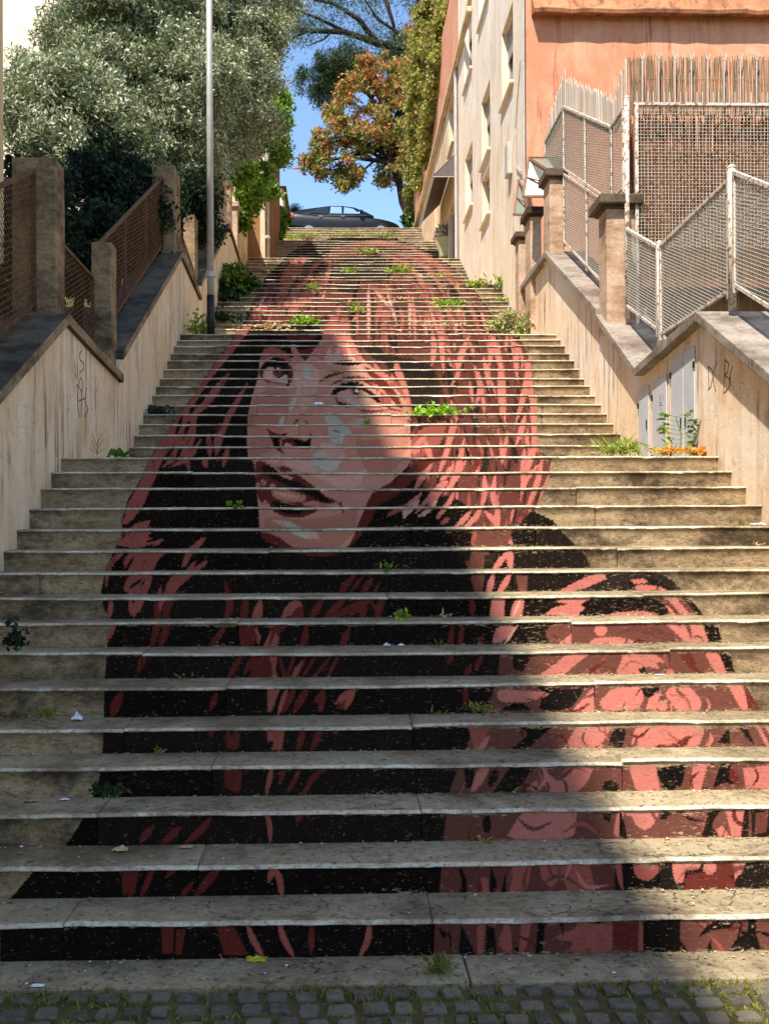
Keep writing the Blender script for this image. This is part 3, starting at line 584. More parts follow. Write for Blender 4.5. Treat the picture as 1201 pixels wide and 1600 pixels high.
for fi,f in enumerate(FL):
    for i,(d,z,t) in enumerate(f):
        zb=0.0 if k==0 else (f[i-1][1] if i else z-.155)
        last=i==len(f)-1
        build_step(k,d,z,t,zb,t,.0,i==0,1); k+=1
    # landing behind the flight
    z1=f[-1][1]; d1=f[-1][0]+.27
    if fi<5:
        dn,zn,_=FL[fi+1][0]; zn-=.155
        b=MB(); b.add([(XL-.06,d1,z1),(XR+.06,d1,z1),(XR+.06,dn+.02,zn),(XL-.06,dn+.02,zn),(XL-.06,d1,z1-.2),(XR+.06,d1,z1-.2),(XR+.06,dn+.02,zn-.2),(XL-.06,dn+.02,zn-.2)],[(0,1,2,3),(4,7,6,5),(0,4,5,1),(2,6,7,3)])
        b.build('landing',M['tread'],stair)
ZT=FL[-1][-1][1]
# ---------------------------------------------------------------- ground, road, kerb slab
b=MB(); n=60
xs=np.concatenate([np.arange(-7,7.01,.45)]); 
for i in range(len(xs)-1):
    y0=3.49+.004*((i*7)%3); b.box((xs[i]+.004,3.30,-.2),(xs[i+1]-.004 if i%3==0 else xs[i+1]+.0039,3.91,.0+.0015*((i*5)%3)))
# one worn travertine slab row along the foot of the stairs
b=MB()
for i,(xa,xb) in enumerate(((-7,-4.2),(-4.2,-1.6),(-1.6,.5),(.5,2.9),(2.9,5.1),(5.1,7))):
    b.box((xa+.003,3.635+.006*(i%2),-.2),(xb-.003,3.9,.002*(i%3)))
tag(b.build('pavement_slab',M['tread'],bevel=.008),kind='structure')
V=[];Fc=[]
b=MB(); g=random.Random(3)
row=0; y=3.628
while y>-1.5:
    x=-6.5+(row%2)*.06; 
    while x<6.5:
        w_=g.uniform(.085,.13); dd=g.uniform(.088,.112); zt=-.006+g.uniform(-.005,.004); cx,cy=x+w_/2,y-dd/2+g.uniform(-.006,.006)
        a=[]; m_=8; tx=g.uniform(-.05,.05); hw,hd=w_/2-.006-g.random()*.010,dd/2-.008-g.random()*.008
        for q in range(m_):
            an=2*math.pi*(q+.5)/m_; sx=abs(math.cos(an))**.45*math.copysign(1,math.cos(an)); sy=abs(math.sin(an))**.45*math.copysign(1,math.sin(an))
            j=g.uniform(.84,1.06); a.append((cx+sx*hw*j,cy+sy*hd*j))
        vs=[(p,q,-.09) for p,q in a]+[(cx+(p-cx)*.99,cy+(q-cy)*.99,zt-.008) for p,q in a]+[(cx+(p-cx)*.90,cy+(q-cy)*.93,zt+tx*(p-cx)) for p,q in a]+[(cx,cy,zt+.001)]
        fs=[(i,(i+1)%m_,m_+(i+1)%m_,m_+i) for i in range(m_)]+[(m_+i,m_+(i+1)%m_,2*m_+(i+1)%m_,2*m_+i) for i in range(m_)]+[(2*m_+i,2*m_+(i+1)%m_,3*m_) for i in range(m_)]
        b.add(vs,fs); x+=w_
    y-=.104; row+=1
tag(b.build('cobbled_road',M['cobble'],smooth=False),kind='structure')
# terrain: one sheet following the hill, gardens higher than the stairs on both sides
gx=[-400,-60,-20,-8,-4,-2.6,-2.45,3.4,3.55,5,8,20,60,400]; gy=[-300,-40,0,3.6,3.66,3.79]+list(np.arange(4.2,38.6,.8))+[39,60,120,600]
V=[];Fq=[]
for yy in gy:
    for xx in gx:
        if yy<=3.6: zz=-.017
        elif yy<3.8 and -2.5<xx<3.5: zz=-.3
        elif yy>38.7: zz=ZT-.06
        elif -2.5<xx<3.5: zz=ground_z(yy)-.42 if yy<37.4 else ZT-.06
        else: zz=max(-.017,ground_z(yy)-.1+ (.5 if yy<16 else 0)) if abs(xx)<30 else ground_z(yy)
        V.append((xx,yy,zz))
nx=len(gx)
for j in range(len(gy)-1):
    for i in range(nx-1): a=j*nx+i; Fq.append((a,a+1,a+nx+1,a+nx))
tag(mesh_np('ground',np.array(V,float),np.array(Fq),[M['moss']]),kind='structure')
b=MB(); b.box((-60,37.55,ZT-.3),(60,44,ZT-.004)); tag(b.build('upper_road',M['asphalt']),kind='structure')
# ---------------------------------------------------------------- helpers for walls and fences
def onwall(px,py,X):
    a=at(px,py,1.0); s=X/a.x; return Vector((X,s,EYE+(a.z-EYE)*s))
def segz(seg,y): (y0,z0),(y1,z1)=seg; return z0+(z1-z0)*(y-y0)/(y1-y0)
def side_wall(label,segs,xin,xout,mw,mc,me_,name='retaining_wall',foot=.9):
    root=empty(name,(xin,segs[0][0][0],0),label,'wall')
    b=MB()
    for (y0,z0),(y1,z1) in segs:
        n=max(1,int((y1-y0)/.8)); ys=np.linspace(y0,y1,n+1)
        bot=[(y,min(ground_z(y),ground_z(max(y-.5,3.2)))-foot) for y in ys]
        b.prism([(y0,z0-.09),(y1,z1-.09)]+bot[::-1],xin,xout)
    b.build('wall_body',mw,root)
    s=1 if xin>xout else -1
    for i,((y0,z0),(y1,z1)) in enumerate(segs):
        b=MB(); L=math.hypot(y1-y0,z1-z0); n=max(1,round(L/1.35)); g=random.Random(i+int(xin*10))
        for k in range(n):
            a0,a1=k/n,(k+1)/n; e=.0025; ya,yb=y0+(y1-y0)*a0+e,y0+(y1-y0)*a1-e; za,zb=z0+(z1-z0)*a0+g.uniform(-.004,.004),z0+(z1-z0)*a1+g.uniform(-.004,.004)
            if k==0: ya=y0
            if k==n-1: yb=y1
            b.prism([(ya,za-.092),(yb,zb-.092),(yb,zb),(ya,za)],xin+s*(.045 if s>0 else .10),xout-s*.03)
        for q,f in enumerate(b.f):
            if len({round(b.v[i][0],4) for i in f})==1 or abs(sum(b.v[i][2] for i in f)/4-(sum(v[2] for v in b.v)/len(b.v)))<-1: b.m[q]=1
        b.build('coping',[mc,me_],root,bevel=.008)
    return root
def pillar(root,x0,x1,y0,y1,z0,z1,mat,cap=None,capm=None,ov=.06,ct=.13,label=None):
    b=MB(); g=random.Random(int(y0*50)); n=max(2,int((z1-z0)/.4)); 
    vs=[];fs=[]
    for i in range(n+1):
        z=z0+(z1-z0)*i/n; j=lambda:g.uniform(-.004,.004)
        vs+=[(x0+j(),y0+j(),z),(x1+j(),y0+j(),z),(x1+j(),y1+j(),z),(x0+j(),y1+j(),z)]
    for i in range(n):
        for k in range(4): fs.append((i*4+k,i*4+(k+1)%4,i*4+4+(k+1)%4,i*4+4+k))
    fs+=[(0,3,2,1),tuple(4*n+k for k in range(4))]
    b.add(vs,fs); p=b.build('pillar',mat,root,bevel=.012)
    if label: p['label']=label
    if cap:
        c=MB(); c.box((x0-ov,y0-ov,z1+.001),(x1+ov*.7,y1+ov,z1+ct)); c.box((x0-ov*.4,y0-ov*.4,z1-.035),(x1+ov*.3,y1+ov*.4,z1+.0005)); c.build('pillar_cap',capm,p,bevel=.015)
    return p
def clipline(P,p,d):
    "clip infinite line p+t*d with convex polygon P (2D)"
    t0,t1=-1e9,1e9; n=len(P); area=sum(P[i][0]*P[(i+1)%n][1]-P[(i+1)%n][0]*P[i][1] for i in range(n)); sg=1 if area>0 else -1
    for i in range(n):
        ax,ay=P[i];bx,by=P[(i+1)%n]; nx_,ny_=-(by-ay)*sg,(bx-ax)*sg
        den=nx_*d[0]+ny_*d[1]; num=nx_*(p[0]-ax)+ny_*(p[1]-ay)
        if abs(den)<1e-12:
            if num<0: return None
            continue
        t=-num/den
        if den>0: t0=max(t0,t)
        else: t1=min(t1,t)
    return (t0,t1) if t1-t0>1e-3 else None
def lattice(P,to3,sp,wd,angs,th=.003):
    b=MB(); P=[tuple(q) for q in P]; cx=sum(q[0] for q in P)/len(P); cy=sum(q[1] for q in P)/len(P)
    for li,an in enumerate(angs):
        d=(math.cos(an),math.sin(an)); nn=(-d[1],d[0]); Rm=max(math.hypot(q[0]-cx,q[1]-cy) for q in P)
        k=-int(Rm/sp)-1
        while k*sp<Rm:
            c=clipline(P,(cx+nn[0]*k*sp,cy+nn[1]*k*sp),d)
            if c:
                a=(cx+nn[0]*k*sp+d[0]*c[0],cy+nn[1]*k*sp+d[1]*c[0]); e=(cx+nn[0]*k*sp+d[0]*c[1],cy+nn[1]*k*sp+d[1]*c[1])
                b.bar(to3(a[0],a[1],li*th),to3(e[0],e[1],li*th),wd,wd*.7)
            k+=1
    return b
def fence(label,X,panels,mrail,mmesh,group,post=.018,name='mesh_fence',sp=.031,wd=.0055,angs=(.42,-.62),first=None):
    y0=panels[0][0]; root=empty(name,(X,y0,panels[0][1]),label,'fence',group)
    for (ya,zab,zat,yb,zbb,zbt,np_) in panels:
        r=MB(); r.bar((X,ya,zat),(X,yb,zbt),post*2); r.build('top_rail',mrail,root,bevel=.004)
        r=MB(); r.bar((X,ya,zab),(X,yb,zbb),post*1.6); r.build('bottom_rail',mrail,root)
        for i in range(np_+1):
            f=i/np_; y=ya+(yb-ya)*f; f0,f1=zab+(zbb-zab)*f,zat+(zbt-zat)*f
            r=MB(); r.bar((X,y,f0-.07),(X,y,f1+.012),post*1.9); r.build('post',mrail,root)
        lattice([(ya,zab),(yb,zbb),(yb,zbt),(ya,zat)],lambda u,v,o:(X+o,u,v),sp,wd,angs).build('mesh_panel',mmesh,root)
    return root
def strokes(lines,X,w,mat,root,name,off):
    b=MB()
    for L in lines:
        pts=[onwall(px,py,X) for px,py in L]
        for p,q in zip(pts,pts[1:]):
            p=p+Vector((off,0,0)); q=q+Vector((off,0,0)); t=(q-p); 
            if t.length<1e-5: continue
            t.normalize(); e=Vector((0,-t.z,t.y))*w/2; p=p-t*w*.3; q=q+t*w*.3
            b.add([p-e,q-e,q+e,p+e],[(0,1,2,3)])
    return b.build(name,mat,root)
# ---------------------------------------------------------------- left side
LW=side_wall('aged ochre rendered zigzag wall with dark mossy coping on the left of the stairs',
 [((3.8,1.27),(8.02,3.62)),((8.02,3.62),(10.05,3.45)),((10.05,3.70),(13.9,5.92)),((13.9,5.92),(15.8,5.76)),((15.8,6.0),(20.0,8.34)),((20.0,8.34),(22.6,8.2))],-2.32,-2.78,M['wall_l'],M['cope_l'],M['cope_le'])
pillar(LW,-2.74,-2.37,7.98,8.24,3.5,4.93,M['pil_l'])
pillar(LW,-2.57,-2.36,9.86,10.1,3.36,4.80,M['pil_l'])
pillar(LW,-2.70,-2.37,13.77,14.25,5.8,7.14,M['pil_l'])
pillar(LW,-2.55,-2.36,15.6,15.95,5.66,7.04,M['pil_l'])
pillar(LW,-2.62,-2.36,19.5,20.1,8.0,9.4,M['pil_r'],1,M['pil_r'])
pillar(LW,-2.55,-2.36,20.85,21.1,8.1,9.45,M['pil_r'],1,M['pil_r'],ov=.04)
pillar(LW,-2.55,-2.36,22.2,22.5,8.0,9.45,M['pil_r'],1,M['pil_r'],ov=.06)
strokes([[(128,548),(124,553),(125,562),(131,568),(131,576),(125,582)],[(117,566),(118,590)],[(121,570),(121,592)],[(126,590),(122,603),(128,612),(130,600),(127,590)],[(121,600),(122,640),(125,652)],[(128,610),(127,650)],[(135,606),(133,628),(138,640),(132,652)],[(124,626),(134,622)]],-2.32,.011,M['ink'],LW,'graffiti',.0025)
FX=-2.55
fg='rusty mesh fence panels on the left wall'
fence('rusty wire mesh fence nearest the left edge, climbing to the first left pillar',FX,[(4.2,1.72,2.80,7.97,3.70,4.81,3)],M['rust'],M['rustmesh'],fg,sp=.046,wd=.0058)
fence('short level rusty mesh fence between the two nearest left pillars',FX,[(8.26,3.70,4.44,9.85,3.56,4.42,1)],M['rust'],M['rustmesh'],fg,sp=.046,wd=.0058)
fence('rusty sloping mesh fence between the second and third left pillars',FX,[(10.12,3.86,4.86,13.75,5.98,6.94,3)],M['rust'],M['rustmesh'],fg,sp=.046,wd=.0058)
fence('small rusty mesh fence just left of the lamp post',FX,[(14.27,5.95,6.75,15.58,5.83,6.6,1)],M['rust'],M['rustmesh'],fg,sp=.046,wd=.0058)
fence('rusty mesh fence behind the lamp post on the left wall',FX,[(15.97,6.15,7.2,19.48,8.12,9.1,3)],M['rust'],M['rustmesh'],fg,sp=.046,wd=.0058)
# ---------------------------------------------------------------- right side
RW=side_wall('pale rendered zigzag wall with rust stains and grey coping on the right of the stairs',
 [((3.8,1.24),(8.16,3.68)),((8.16,3.68),(9.88,3.49)),((9.88,3.49),(11.35,4.40)),((11.35,4.47),(14.2,6.02)),((14.2,6.02),(16.5,6.0))],3.22,3.72,M['wall_r'],M['cope_r'],M['cope_r'])
pillar(RW,3.18,3.53,11.08,11.42,4.15,5.62,M['pil_r'],1,M['cap'],ov=.10,ct=.12)
pillar(RW,3.18,3.40,14.08,14.5,5.9,7.10,M['pil_r'],1,M['cap'],ov=.07,ct=.12)
pillar(RW,3.14,3.32,15.3,15.75,4.6,6.95,M['pil_r'],1,M['cap'],ov=.07,ct=.12)
pillar(RW,3.10,3.29,16.1,16.42,4.8,6.82,M['pil_r'],1,M['cap'],ov=.07,ct=.1)
strokes([[(1106,572),(1107,608)],[(1106,573),(1112,578),(1113,590),(1110,604),(1106,609)],[(1119,566),(1115,580),(1114,598),(1118,611)],[(1132,562),(1130,614)],[(1132,562),(1138,568),(1136,582),(1131,586),(1139,592),(1138,606),(1131,614)],[(1144,572),(1140,584),(1141,604)]],3.22,.010,M['ink'],RW,'graffiti',-.0025)
def cabinet(y0,y1,z0,z1,hinge):
    b=MB(); b.box((3.204,y0,z0),(3.2165,y1,z1)); d=b.build('cabinet_door',M['door'],RW,bevel=.003)
    h=MB(); 
    for zz in (z0+.12,z1-.2): h.box((3.196,(y1 if hinge else y0)-.02,zz),(3.2035,(y1 if hinge else y0)+.02,zz+.06))
    h.build('hinge',M['black'],d)
    k=MB(); yk=y0+.05 if hinge else y1-.05; k.box((3.196,yk-.008,z0+.36),(3.2035,yk+.008,z0+.46)); k.build('handle',M['black'],d)
    return d
gz=2.36
cabinet(9.68,10.0,gz+.1,3.27,True); d2=cabinet(9.15,9.56,gz,3.29,True); cabinet(8.70,9.02,gz,3.43,True); cabinet(8.42,8.685,gz,3.43,False)
strokes([[(1029,617),(1031,625),(1034,617)],[(1029,628),(1033,630)],[(1029,633),(1034,633)],[(1030,637),(1032,640)],[(1036,620),(1036,624)]],3.2035,.006,M['ink'],d2,'stencil_marks',-.001)
XF=3.39; fr='white painted mesh fence panels on the right wall'
fence('chipped white mesh fence sloping down past the tall post at the right edge',XF,[(4.2,1.85,2.75,7.97,3.86,4.82,3)],M['chip'],M['wpaint'],fr)
fence('level white mesh fence between the short and the tall white posts',XF,[(8.09,3.84,4.80,9.82,3.83,4.76,1)],M['chip'],M['wpaint'],fr)
fence('narrow sloping white mesh fence left of the short white post',XF,[(9.92,3.9,4.78,11.0,4.42,5.32,1)],M['chip'],M['wpaint'],fr)
def pole(label,x,y,z0,z1,r,m=None):
    t=empty('fence_post',(x,y,z0),label,'post','white posts on the right wall'); b=MB(); b.tube([(x,y,z0),(x,y,z1)],r,12); b.build('shaft',m or M['chip'],t,smooth=True)
    c=MB(); c.tube([(x,y,z1+.0005),(x,y,z1+.02),(x,y,z1+.035)],[r*1.12,r*1.05,r*.3],12); c.build('post_cap',m or M['chip'],t)
pole('tall round white post at the peak of the right wall',XF,8.03,3.66,4.88,.034)
pole('short round white post in the notch of the right wall',XF,9.87,3.50,4.80,.028)
pole('very tall white pole in front of the capped right pillar',3.40,11.0,4.26,6.86,.03)
tf='tall two tier mesh fence with picket spikes'
tall=fence('tall two tier white mesh fence with a row of picket spikes on top',XF,[(11.47,4.66,5.74,14.04,6.12,7.13,2),(11.6,5.86,6.78,14.04,7.22,8.14,2),(11.1,5.86,6.78,11.585,5.86,6.78,1),(14.06,7.22,8.14,15.3,7.22,8.14,1)],M['chip'],M['wpaint'],tf,name='tall_fence')
pk=MB(); g=random.Random(4)
for (ya,za,yb,zb,h0,h1) in ((11.6,6.8,14.04,8.16,.34,.42),(11.1,6.8,11.58,6.8,.62,.36),(14.06,8.16,15.3,8.16,.55,.3)):
    n=int((yb-ya)/.062)
    for i in range(n):
        f=(i+.5)/n; y=ya+(yb-ya)*f; z=za+(zb-za)*f; h=h0+(h1-h0)*f+g.uniform(-.04,.04); x=XF+.03+g.uniform(-.006,.006); w_=.019; lean=g.uniform(-.02,.02)
        pk.prism([(y-w_,z-.12),(y+w_,z-.12),(y+w_+lean,z+h-.06),(y+lean,z+h),(y-w_+lean,z+h-.06)],x,x+.012)
o=pk.build('picket_slats',M['reedw'] if 'reedw' in M else M['wpaint'],tall); o['kind']='stuff'
# grid screen facing the stairs foot, with cane screens behind and above it
G=empty('grid_screen',(3.5,11.05,5.1),'big rusty square wire grid screen facing down the stairs at upper right','screen')
P4=[(3.53,5.12),(6.1,5.12),(6.1,6.81),(3.53,6.81)]
lattice(P4,lambda u,v,o:(u,11.05+o,v),.041,.0062,(0,math.pi/2)).build('wire_grid',M['chip'],G)
b=MB(); b.bar((3.5,11.05,6.815),(6.12,11.05,6.815),.035); b.build('top_rail',M['chip'],G,bevel=.004)
for x in (3.53,6.1): b=MB(); b.bar((x,11.045,4.2),(x,11.045,6.797),.04); b.build('upright',M['chip'],G,bevel=.004)
b=MB()
for i in range(13):
    x=3.6+i*.195; b.bar((x,11.04,6.833),(x,11.04,7.33),.014); b.bar((x,11.04,7.33),(x-.035,11.04,7.42),.012); b.bar((x,11.04,7.33),(x+.035,11.04,7.42),.012)
    for q in (-.065,.065): b.bar((x+q,11.04,6.833),(x+q,11.04,6.96),.01)
b.build('spikes',M['wpaint'],G)
def canes(label,x0,x1,Y,z0,z1,mat,n,jag,seed,lean=.01):
    g=random.Random(seed); b=MB()
    for i in range(n):
        x=x0+(x1-x0)*(i+g.random())/n; y=Y+g.uniform(-.02,.02); h=z1+g.uniform(-jag,jag*.3); l=g.gauss(0,lean); r=g.uniform(.004,.008)
        b.tube([(x,y,z0),(x+l*.5,y+g.uniform(-.008,.008),(z0+h)/2),(x+l,y,h)],r,3,False)
    for zz in np.arange(z0+.15,z1,.28): b.tube([(x0,Y-.02,zz),(x1,Y-.02,zz)],.003,4,False)
    t=b.build('cane_screen',mat); return tag(t,label,'screen','cane screens at the right')
canes('pale ragged cane screen standing above the rusty wire grid',3.46,6.2,11.13,6.72,7.42,M['reed'],340,.07,1,.02)
canes('stained reddish cane screen behind the rusty wire grid',3.5,6.2,11.25,4.7,6.78,M['reedred'],620,.12,2,.03)
b=MB(); b.box((3.74,11.62,2.5),(8,11.9,6.5)); tag(b.build('garden_wall',M['brown'],bevel=.01),'brown garden wall behind the stained cane screen','wall')
# ---------------------------------------------------------------- houses
def holes_wall(X,y0,y1,z0,z1,holes,depth,mat,root,name='wall'):
    ys=sorted({y0,y1}|{h[0] for h in holes}|{h[1] for h in holes}); zs=sorted({z0,z1}|{h[2] for h in holes}|{h[3] for h in holes})
    b=MB()
    for i in range(len(ys)-1):
        for j in range(len(zs)-1):
            cy,cz=(ys[i]+ys[i+1])/2,(zs[j]+zs[j+1])/2
            if any(h[0]<cy<h[1] and h[2]<cz<h[3] for h in holes): continue
            b.add([(X,ys[i],zs[j]),(X,ys[i+1],zs[j]),(X,ys[i+1],zs[j+1]),(X,ys[i],zs[j+1])],[(0,1,2,3)])
    for a,c,e,f in holes:
        Xd=X+depth
        b.add([(X,a,e),(Xd,a,e),(Xd,c,e),(X,c,e),(X,a,f),(Xd,a,f),(Xd,c,f),(X,c,f)],[(0,1,2,3),(4,7,6,5),(0,4,5,1),(3,2,6,7)])
    return b.build(name,mat,root)
def window(root,X,h,depth=.16,shutter=.45,sill=True):
    a,c,e,f=h; Xd=X+depth; b=MB()
    for p,q in (((Xd-.03,a,e),(Xd,a+.06,f)),((Xd-.03,c-.06,e),(Xd,c,f)),((Xd-.03,a+.06,e),(Xd,c-.06,e+.06)),((Xd-.03,a+.06,f-.06),(Xd,c-.06,f)),((Xd-.025,(a+c)/2-.03,e+.06),(Xd,(a+c)/2+.03,f-.06))): b.box(p,q)
    w_=b.build('window',M['wood'],root)
    b=MB(); b.box((Xd+.002,a,e),(Xd+.02,c,f)); b.build('pane',M['glass'],w_)
    if shutter:
        b=MB(); n=int((f-e)*shutter/.05)
        for i in range(n): z=f-.05*(i+1); b.box((Xd-.06,a+.02,z+.004),(Xd-.045,c-.02,z+.05))
        b.build('roller_shutter',M['wood'],w_)
    if sill:
        b=MB(); b.box((X-.07,a-.06,e-.06),(X+.04,c+.06,e-.001)); b.build('sill',M['white'],w_,bevel=.01)
X3=3.3
H=empty('house',(X3,16.5,4),'tall white house side with an orange front wall on the right','house')
wins=[(17.6,18.8,10.25,11.75),(23.0,24.4,13.2,15.2),(20.3,21.5,10.1,11.6),(20.4,21.5,8.75,9.8),(23.0,24.3,9.85,11.4),(20.4,21.8,13.45,15.3),(17.6,18.8,13.9,15.6)]
holes_wall(X3,16.5,25.6,3.5,22,wins,.18,M['white'],H)
for i,h in enumerate(wins): window(H,X3,h,.18,.42 if i!=3 else .2)
b=MB(); b.add([(X3,16.5,2.5),(14,16.5,2.5),(14,16.5,22),(X3,16.5,22)],[(0,1,2,3)]); b.build('front_wall',M['orange'],H)
b=MB(); b.box((3.48,25.6,3),(14,25.62,22)); b.box((13.9,16.6,3),(14,25.5,22)); b.box((3.5,16.6,21.9),(13.8,25.5,22)); b.build('back_wall',M['white'],H)
b=MB(); n=46; g=random.Random(9); vs=[];fs=[]
for i in range(n+1):
    x=3.42+ (10.0)*i/n; j=g.uniform(-.012,.012); j2=g.uniform(-.012,.012)
    vs+=[(x,16.497,10.86),(x,16.26+j,10.80+j2),(x,16.24+j,10.86+j2),(x,16.33+j2,10.98+j),(x,16.497,11.35+2*j)]
for i in range(n):
    for k in range(4): fs.append((i*5+k,i*5+k+1,i*5+6+k,i*5+5+k))
b.add(vs,fs); b.add([vs[k] for k in range(5)],[(0,1,2,3,4)]); b.build('cornice',M['ocorn'],H)
b=MB(); b.tube([(3.27,16.44,7.6),(3.27,16.44,20)],.018,8); b.build('corner_pipe',M['pole'],H)
b=MB(); b.box((3.2,17.7,8.55),(3.298,18.0,9.15)); b.build('meter_box',M['wpaint'],H,bevel=.01)
b=MB(); b.tube([(3.27,16.7,8.2),(3.27,17.2,8.5),(3.27,17.25,9.2),(3.27,16.75,10.2)],.012,5); b.build('cable',M['pole'],H)
b=MB(); b.box((3.52,16.52,3.6),(3.6,16.6,3.7)); 
T=empty('house',(X3,25.6,9),'cream house with an ivy grown top and long thin cornice beyond the white house','house')
tw=[(26.7,27.9,12.95,14.3),(31.0,32.2,11.9,13.4)]; dr=(26.6,27.9,9.0,11.2)
holes_wall(X3,25.64,41,8.5,14.5,tw+[dr],.18,M['tan'],T)
b=MB(); b.box((X3+.02,25.64,14.645),(X3+.3,41,17.5)); b.build('upper_wall',M['orange'],T)
for h in tw: window(T,X3,h,.18,.5)
b=MB(); b.box((X3+.12,26.62,9.0),(X3+.16,27.88,11.18)); d=b.build('door',M['dark'],T); b=MB(); b.box((X3+.09,26.75,10.0),(X3+.119,26.8,10.15)); b.build('handle',M['pole'],d)
b=MB(); b.box((X3-.14,22.9,14.5),(X3-.002,41,14.64)); b.build('cornice',M['tan'],T,bevel=.02)
b=MB(); b.tube([(X3-.06,25.75,9.2),(X3-.06,25.75,14.48)],.045,8); b.build('drainpipe',M['pole'],T)
b=MB(); b.box((3.5,41,8),(9,41.05,17.5)); b.box((X3+.31,25.7,17.45),(9,40.9,17.5)); b.build('back_wall',M['tan'],T)
A_=empty('awning',(X3,28,12),'dark grey sheet metal awning over the tan house door','awning')
b=MB(); b.add([(X3-.01,26.2,12.35),(X3-.01,30.2,12.35),(X3-.62,30.2,11.75),(X3-.62,26.2,11.75)],[(0,1,2,3)]); b.add([(X3-.01,26.2,12.33),(X3-.62,26.2,11.73),(X3-.01,26.2,11.73)],[(0,1,2)]); o=b.build('sheet',M['awn'],A_); so_=o.modifiers.new('solid','SOLIDIFY'); so_.thickness=.02
b=MB(); b.bar((X3-.62,26.2,11.72),(X3-.01,26.2,11.72),.03); b.bar((X3-.62,26.2,11.72),(X3-.62,30.2,11.72),.03); b.build('frame',M['pole'],A_)
# two sheet canopies over the gates
def canopy(label,A,B,Cc,Dd,E,Fp):
    t=empty('gate_canopy',A,label,'canopy','gate canopies by the right pillars')
    b=MB(); b.add([A,B,Cc,Dd],[(0,1,2,3)]); o=b.build('side_sheet',M['gglass'],t); o.modifiers.new('s','SOLIDIFY').thickness=.012
    b=MB(); b.add([A,Dd,Fp,E],[(0,1,2,3)]); o=b.build('top_sheet',M['gglass'],t); o.modifiers.new('s','SOLIDIFY').thickness=.012
    b=MB()
    for p,q in ((A,B),(B,Cc),(A,E),(A,Dd),(Cc,Dd),(E,Fp)): b.bar(p,q,.035)
    m_=[(Vector(A)+Vector(B))/2,(Vector(Cc)+Vector(Dd))/2]; b.bar(m_[0],m_[1],.02); b.build('frame',M['frame'],t)
canopy('greenish sheet canopy with a brown frame beside the orange wall',at(826,247,15.0),at(817,307,14.8),at(853,307,14.7),at(853,264,14.7),at(882,247,15.4),at(876,264,14.7))
canopy('pale small canopy against the foot of the white house',at(809,282,16.4),at(802,335,16.0),at(822,336,16.0),at(822,300,16.0),at(824,282,16.4),at(824,300,16.0))
# left tall house, its corner at the left edge
YB=empty('house',(-3.27,9,0),'pale yellow house corner at the extreme left edge','house')
b=MB(); b.box((-12,-9,-.1),(-3.25,9.25,14.4)); b.build('wall',M['yellow'],YB)
b=MB(); b.box((-12.2,-9.2,14.405),(-3.1,9.4,14.6)); b.build('roof',M['cap'],YB)
for yy in (-4,-1,2,5):
    b=MB(); b.box((-3.249,yy,5.5),(-3.22,yy+1,7)); w_=b.build('window',M['wood'],YB); b=MB(); b.box((-3.219,yy+.1,5.6),(-3.21,yy+.9,6.9)); b.build('pane',M['glass'],w_)
# white building far behind the olive tree
WB=empty('apartment_block',(-12,40,9),'pale white building glimpsed above the olive tree at top left','building')
b=MB(); b.box((-22,40,6),(-7.5,50,26)); b.build('wall',M['white'],WB)
b=MB(); b.box((-22.4,39.5,26.005),(-7.1,50.4,26.3)); b.build('roof',M['cap'],WB)
# left piers further up
def box_thing(name,label,cat,boxes,origin):
    t=empty(name,origin,label,cat)
    for nm,mat,a,c in boxes: b=MB(); b.box(a,c); b.build(nm,mat,t,bevel=.015)
    return t
box_thing('brick_pier','narrow brick and tan pier at the left of the fourth flight','pier',[('rendered_edge',M['tan'],(-2.12,25.7,8.8),(-1.98,26.2,15.2)),('brick_face',M['brown'],(-2.5,25.72,8.8),(-2.123,26.2,15.0))],(-2.2,25.7,9))
box_thing('garden_wall','orange brown rendered wall beyond the far lamp post','wall',[('wall_body',M['brown'],(-2.7,27.6,9.0),(-2.02,33.0,15.0)),('coping',M['cap'],(-2.75,27.5,15.003),(-1.97,33.1,15.12))],(-2.3,27.6,9))
b=MB(); b.box((-3.1,22.6,6),(-2.45,25.65,10.6)); tag(b.build('garden_wall',M['tan'],bevel=.01),'vine covered tan wall between the left fence and the brick pier','wall')
FH=empty('house',(-5,70,14),'tiny white house with a red roof far beyond the hilltop','house')
b=MB(); b.box((-9,70,13.5),(-4.1,78,27.5)); b.build('wall',M['white'],FH)
b=MB(); b.add([(-9.4,69.6,27.51),(-3.8,69.6,27.51),(-3.8,78.4,27.51),(-9.4,78.4,27.51),(-6.5,74,29)],[(0,3,2,1),(0,1,4),(1,2,4),(2,3,4),(3,0,4)]); b.build('roof',M['brown'],FH)
# ---------------------------------------------------------------- lamp posts
def lamp(label,x,y,z0,H_,black,rb,rt,ring):
    t=empty('street_lamp',(x,y,z0),label,'street lamp','lamp posts along the left of the stairs')
    if black:
        b=MB(); b.tube([(x,y,z0-.05),(x,y,z0+.60)],rb*1.12,16); b.build('base',M['black'],t,smooth=True)
    b=MB(); b.tube([(x,y,z0-.05 if not black else z0+.605),(x,y,z0+H_)],[rb,rt],16); b.build('pole',M['pole'],t,smooth=True)
    b=MB(); b.tube([(x,y,z0+ring-.05),(x,y,z0+ring-.03),(x,y,z0+ring+.03),(x,y,z0+ring+.05)],[rb*1.05,rb*1.5,rb*1.5,rb*1.05],16); b.build('collar',M['pole'],t)
    b=MB(); b.tube([(x,y,z0+H_+.001),(x+.15,y,z0+H_+.5),(x+.7,y,z0+H_+.65)],.03,8); b.build('arm',M['pole'],t)
    b=MB(); b.box((x+.71,y-.12,z0+H_+.58),(x+1.2,y+.12,z0+H_+.72)); b.build('lamp_head',M['pole'],t,bevel=.03)
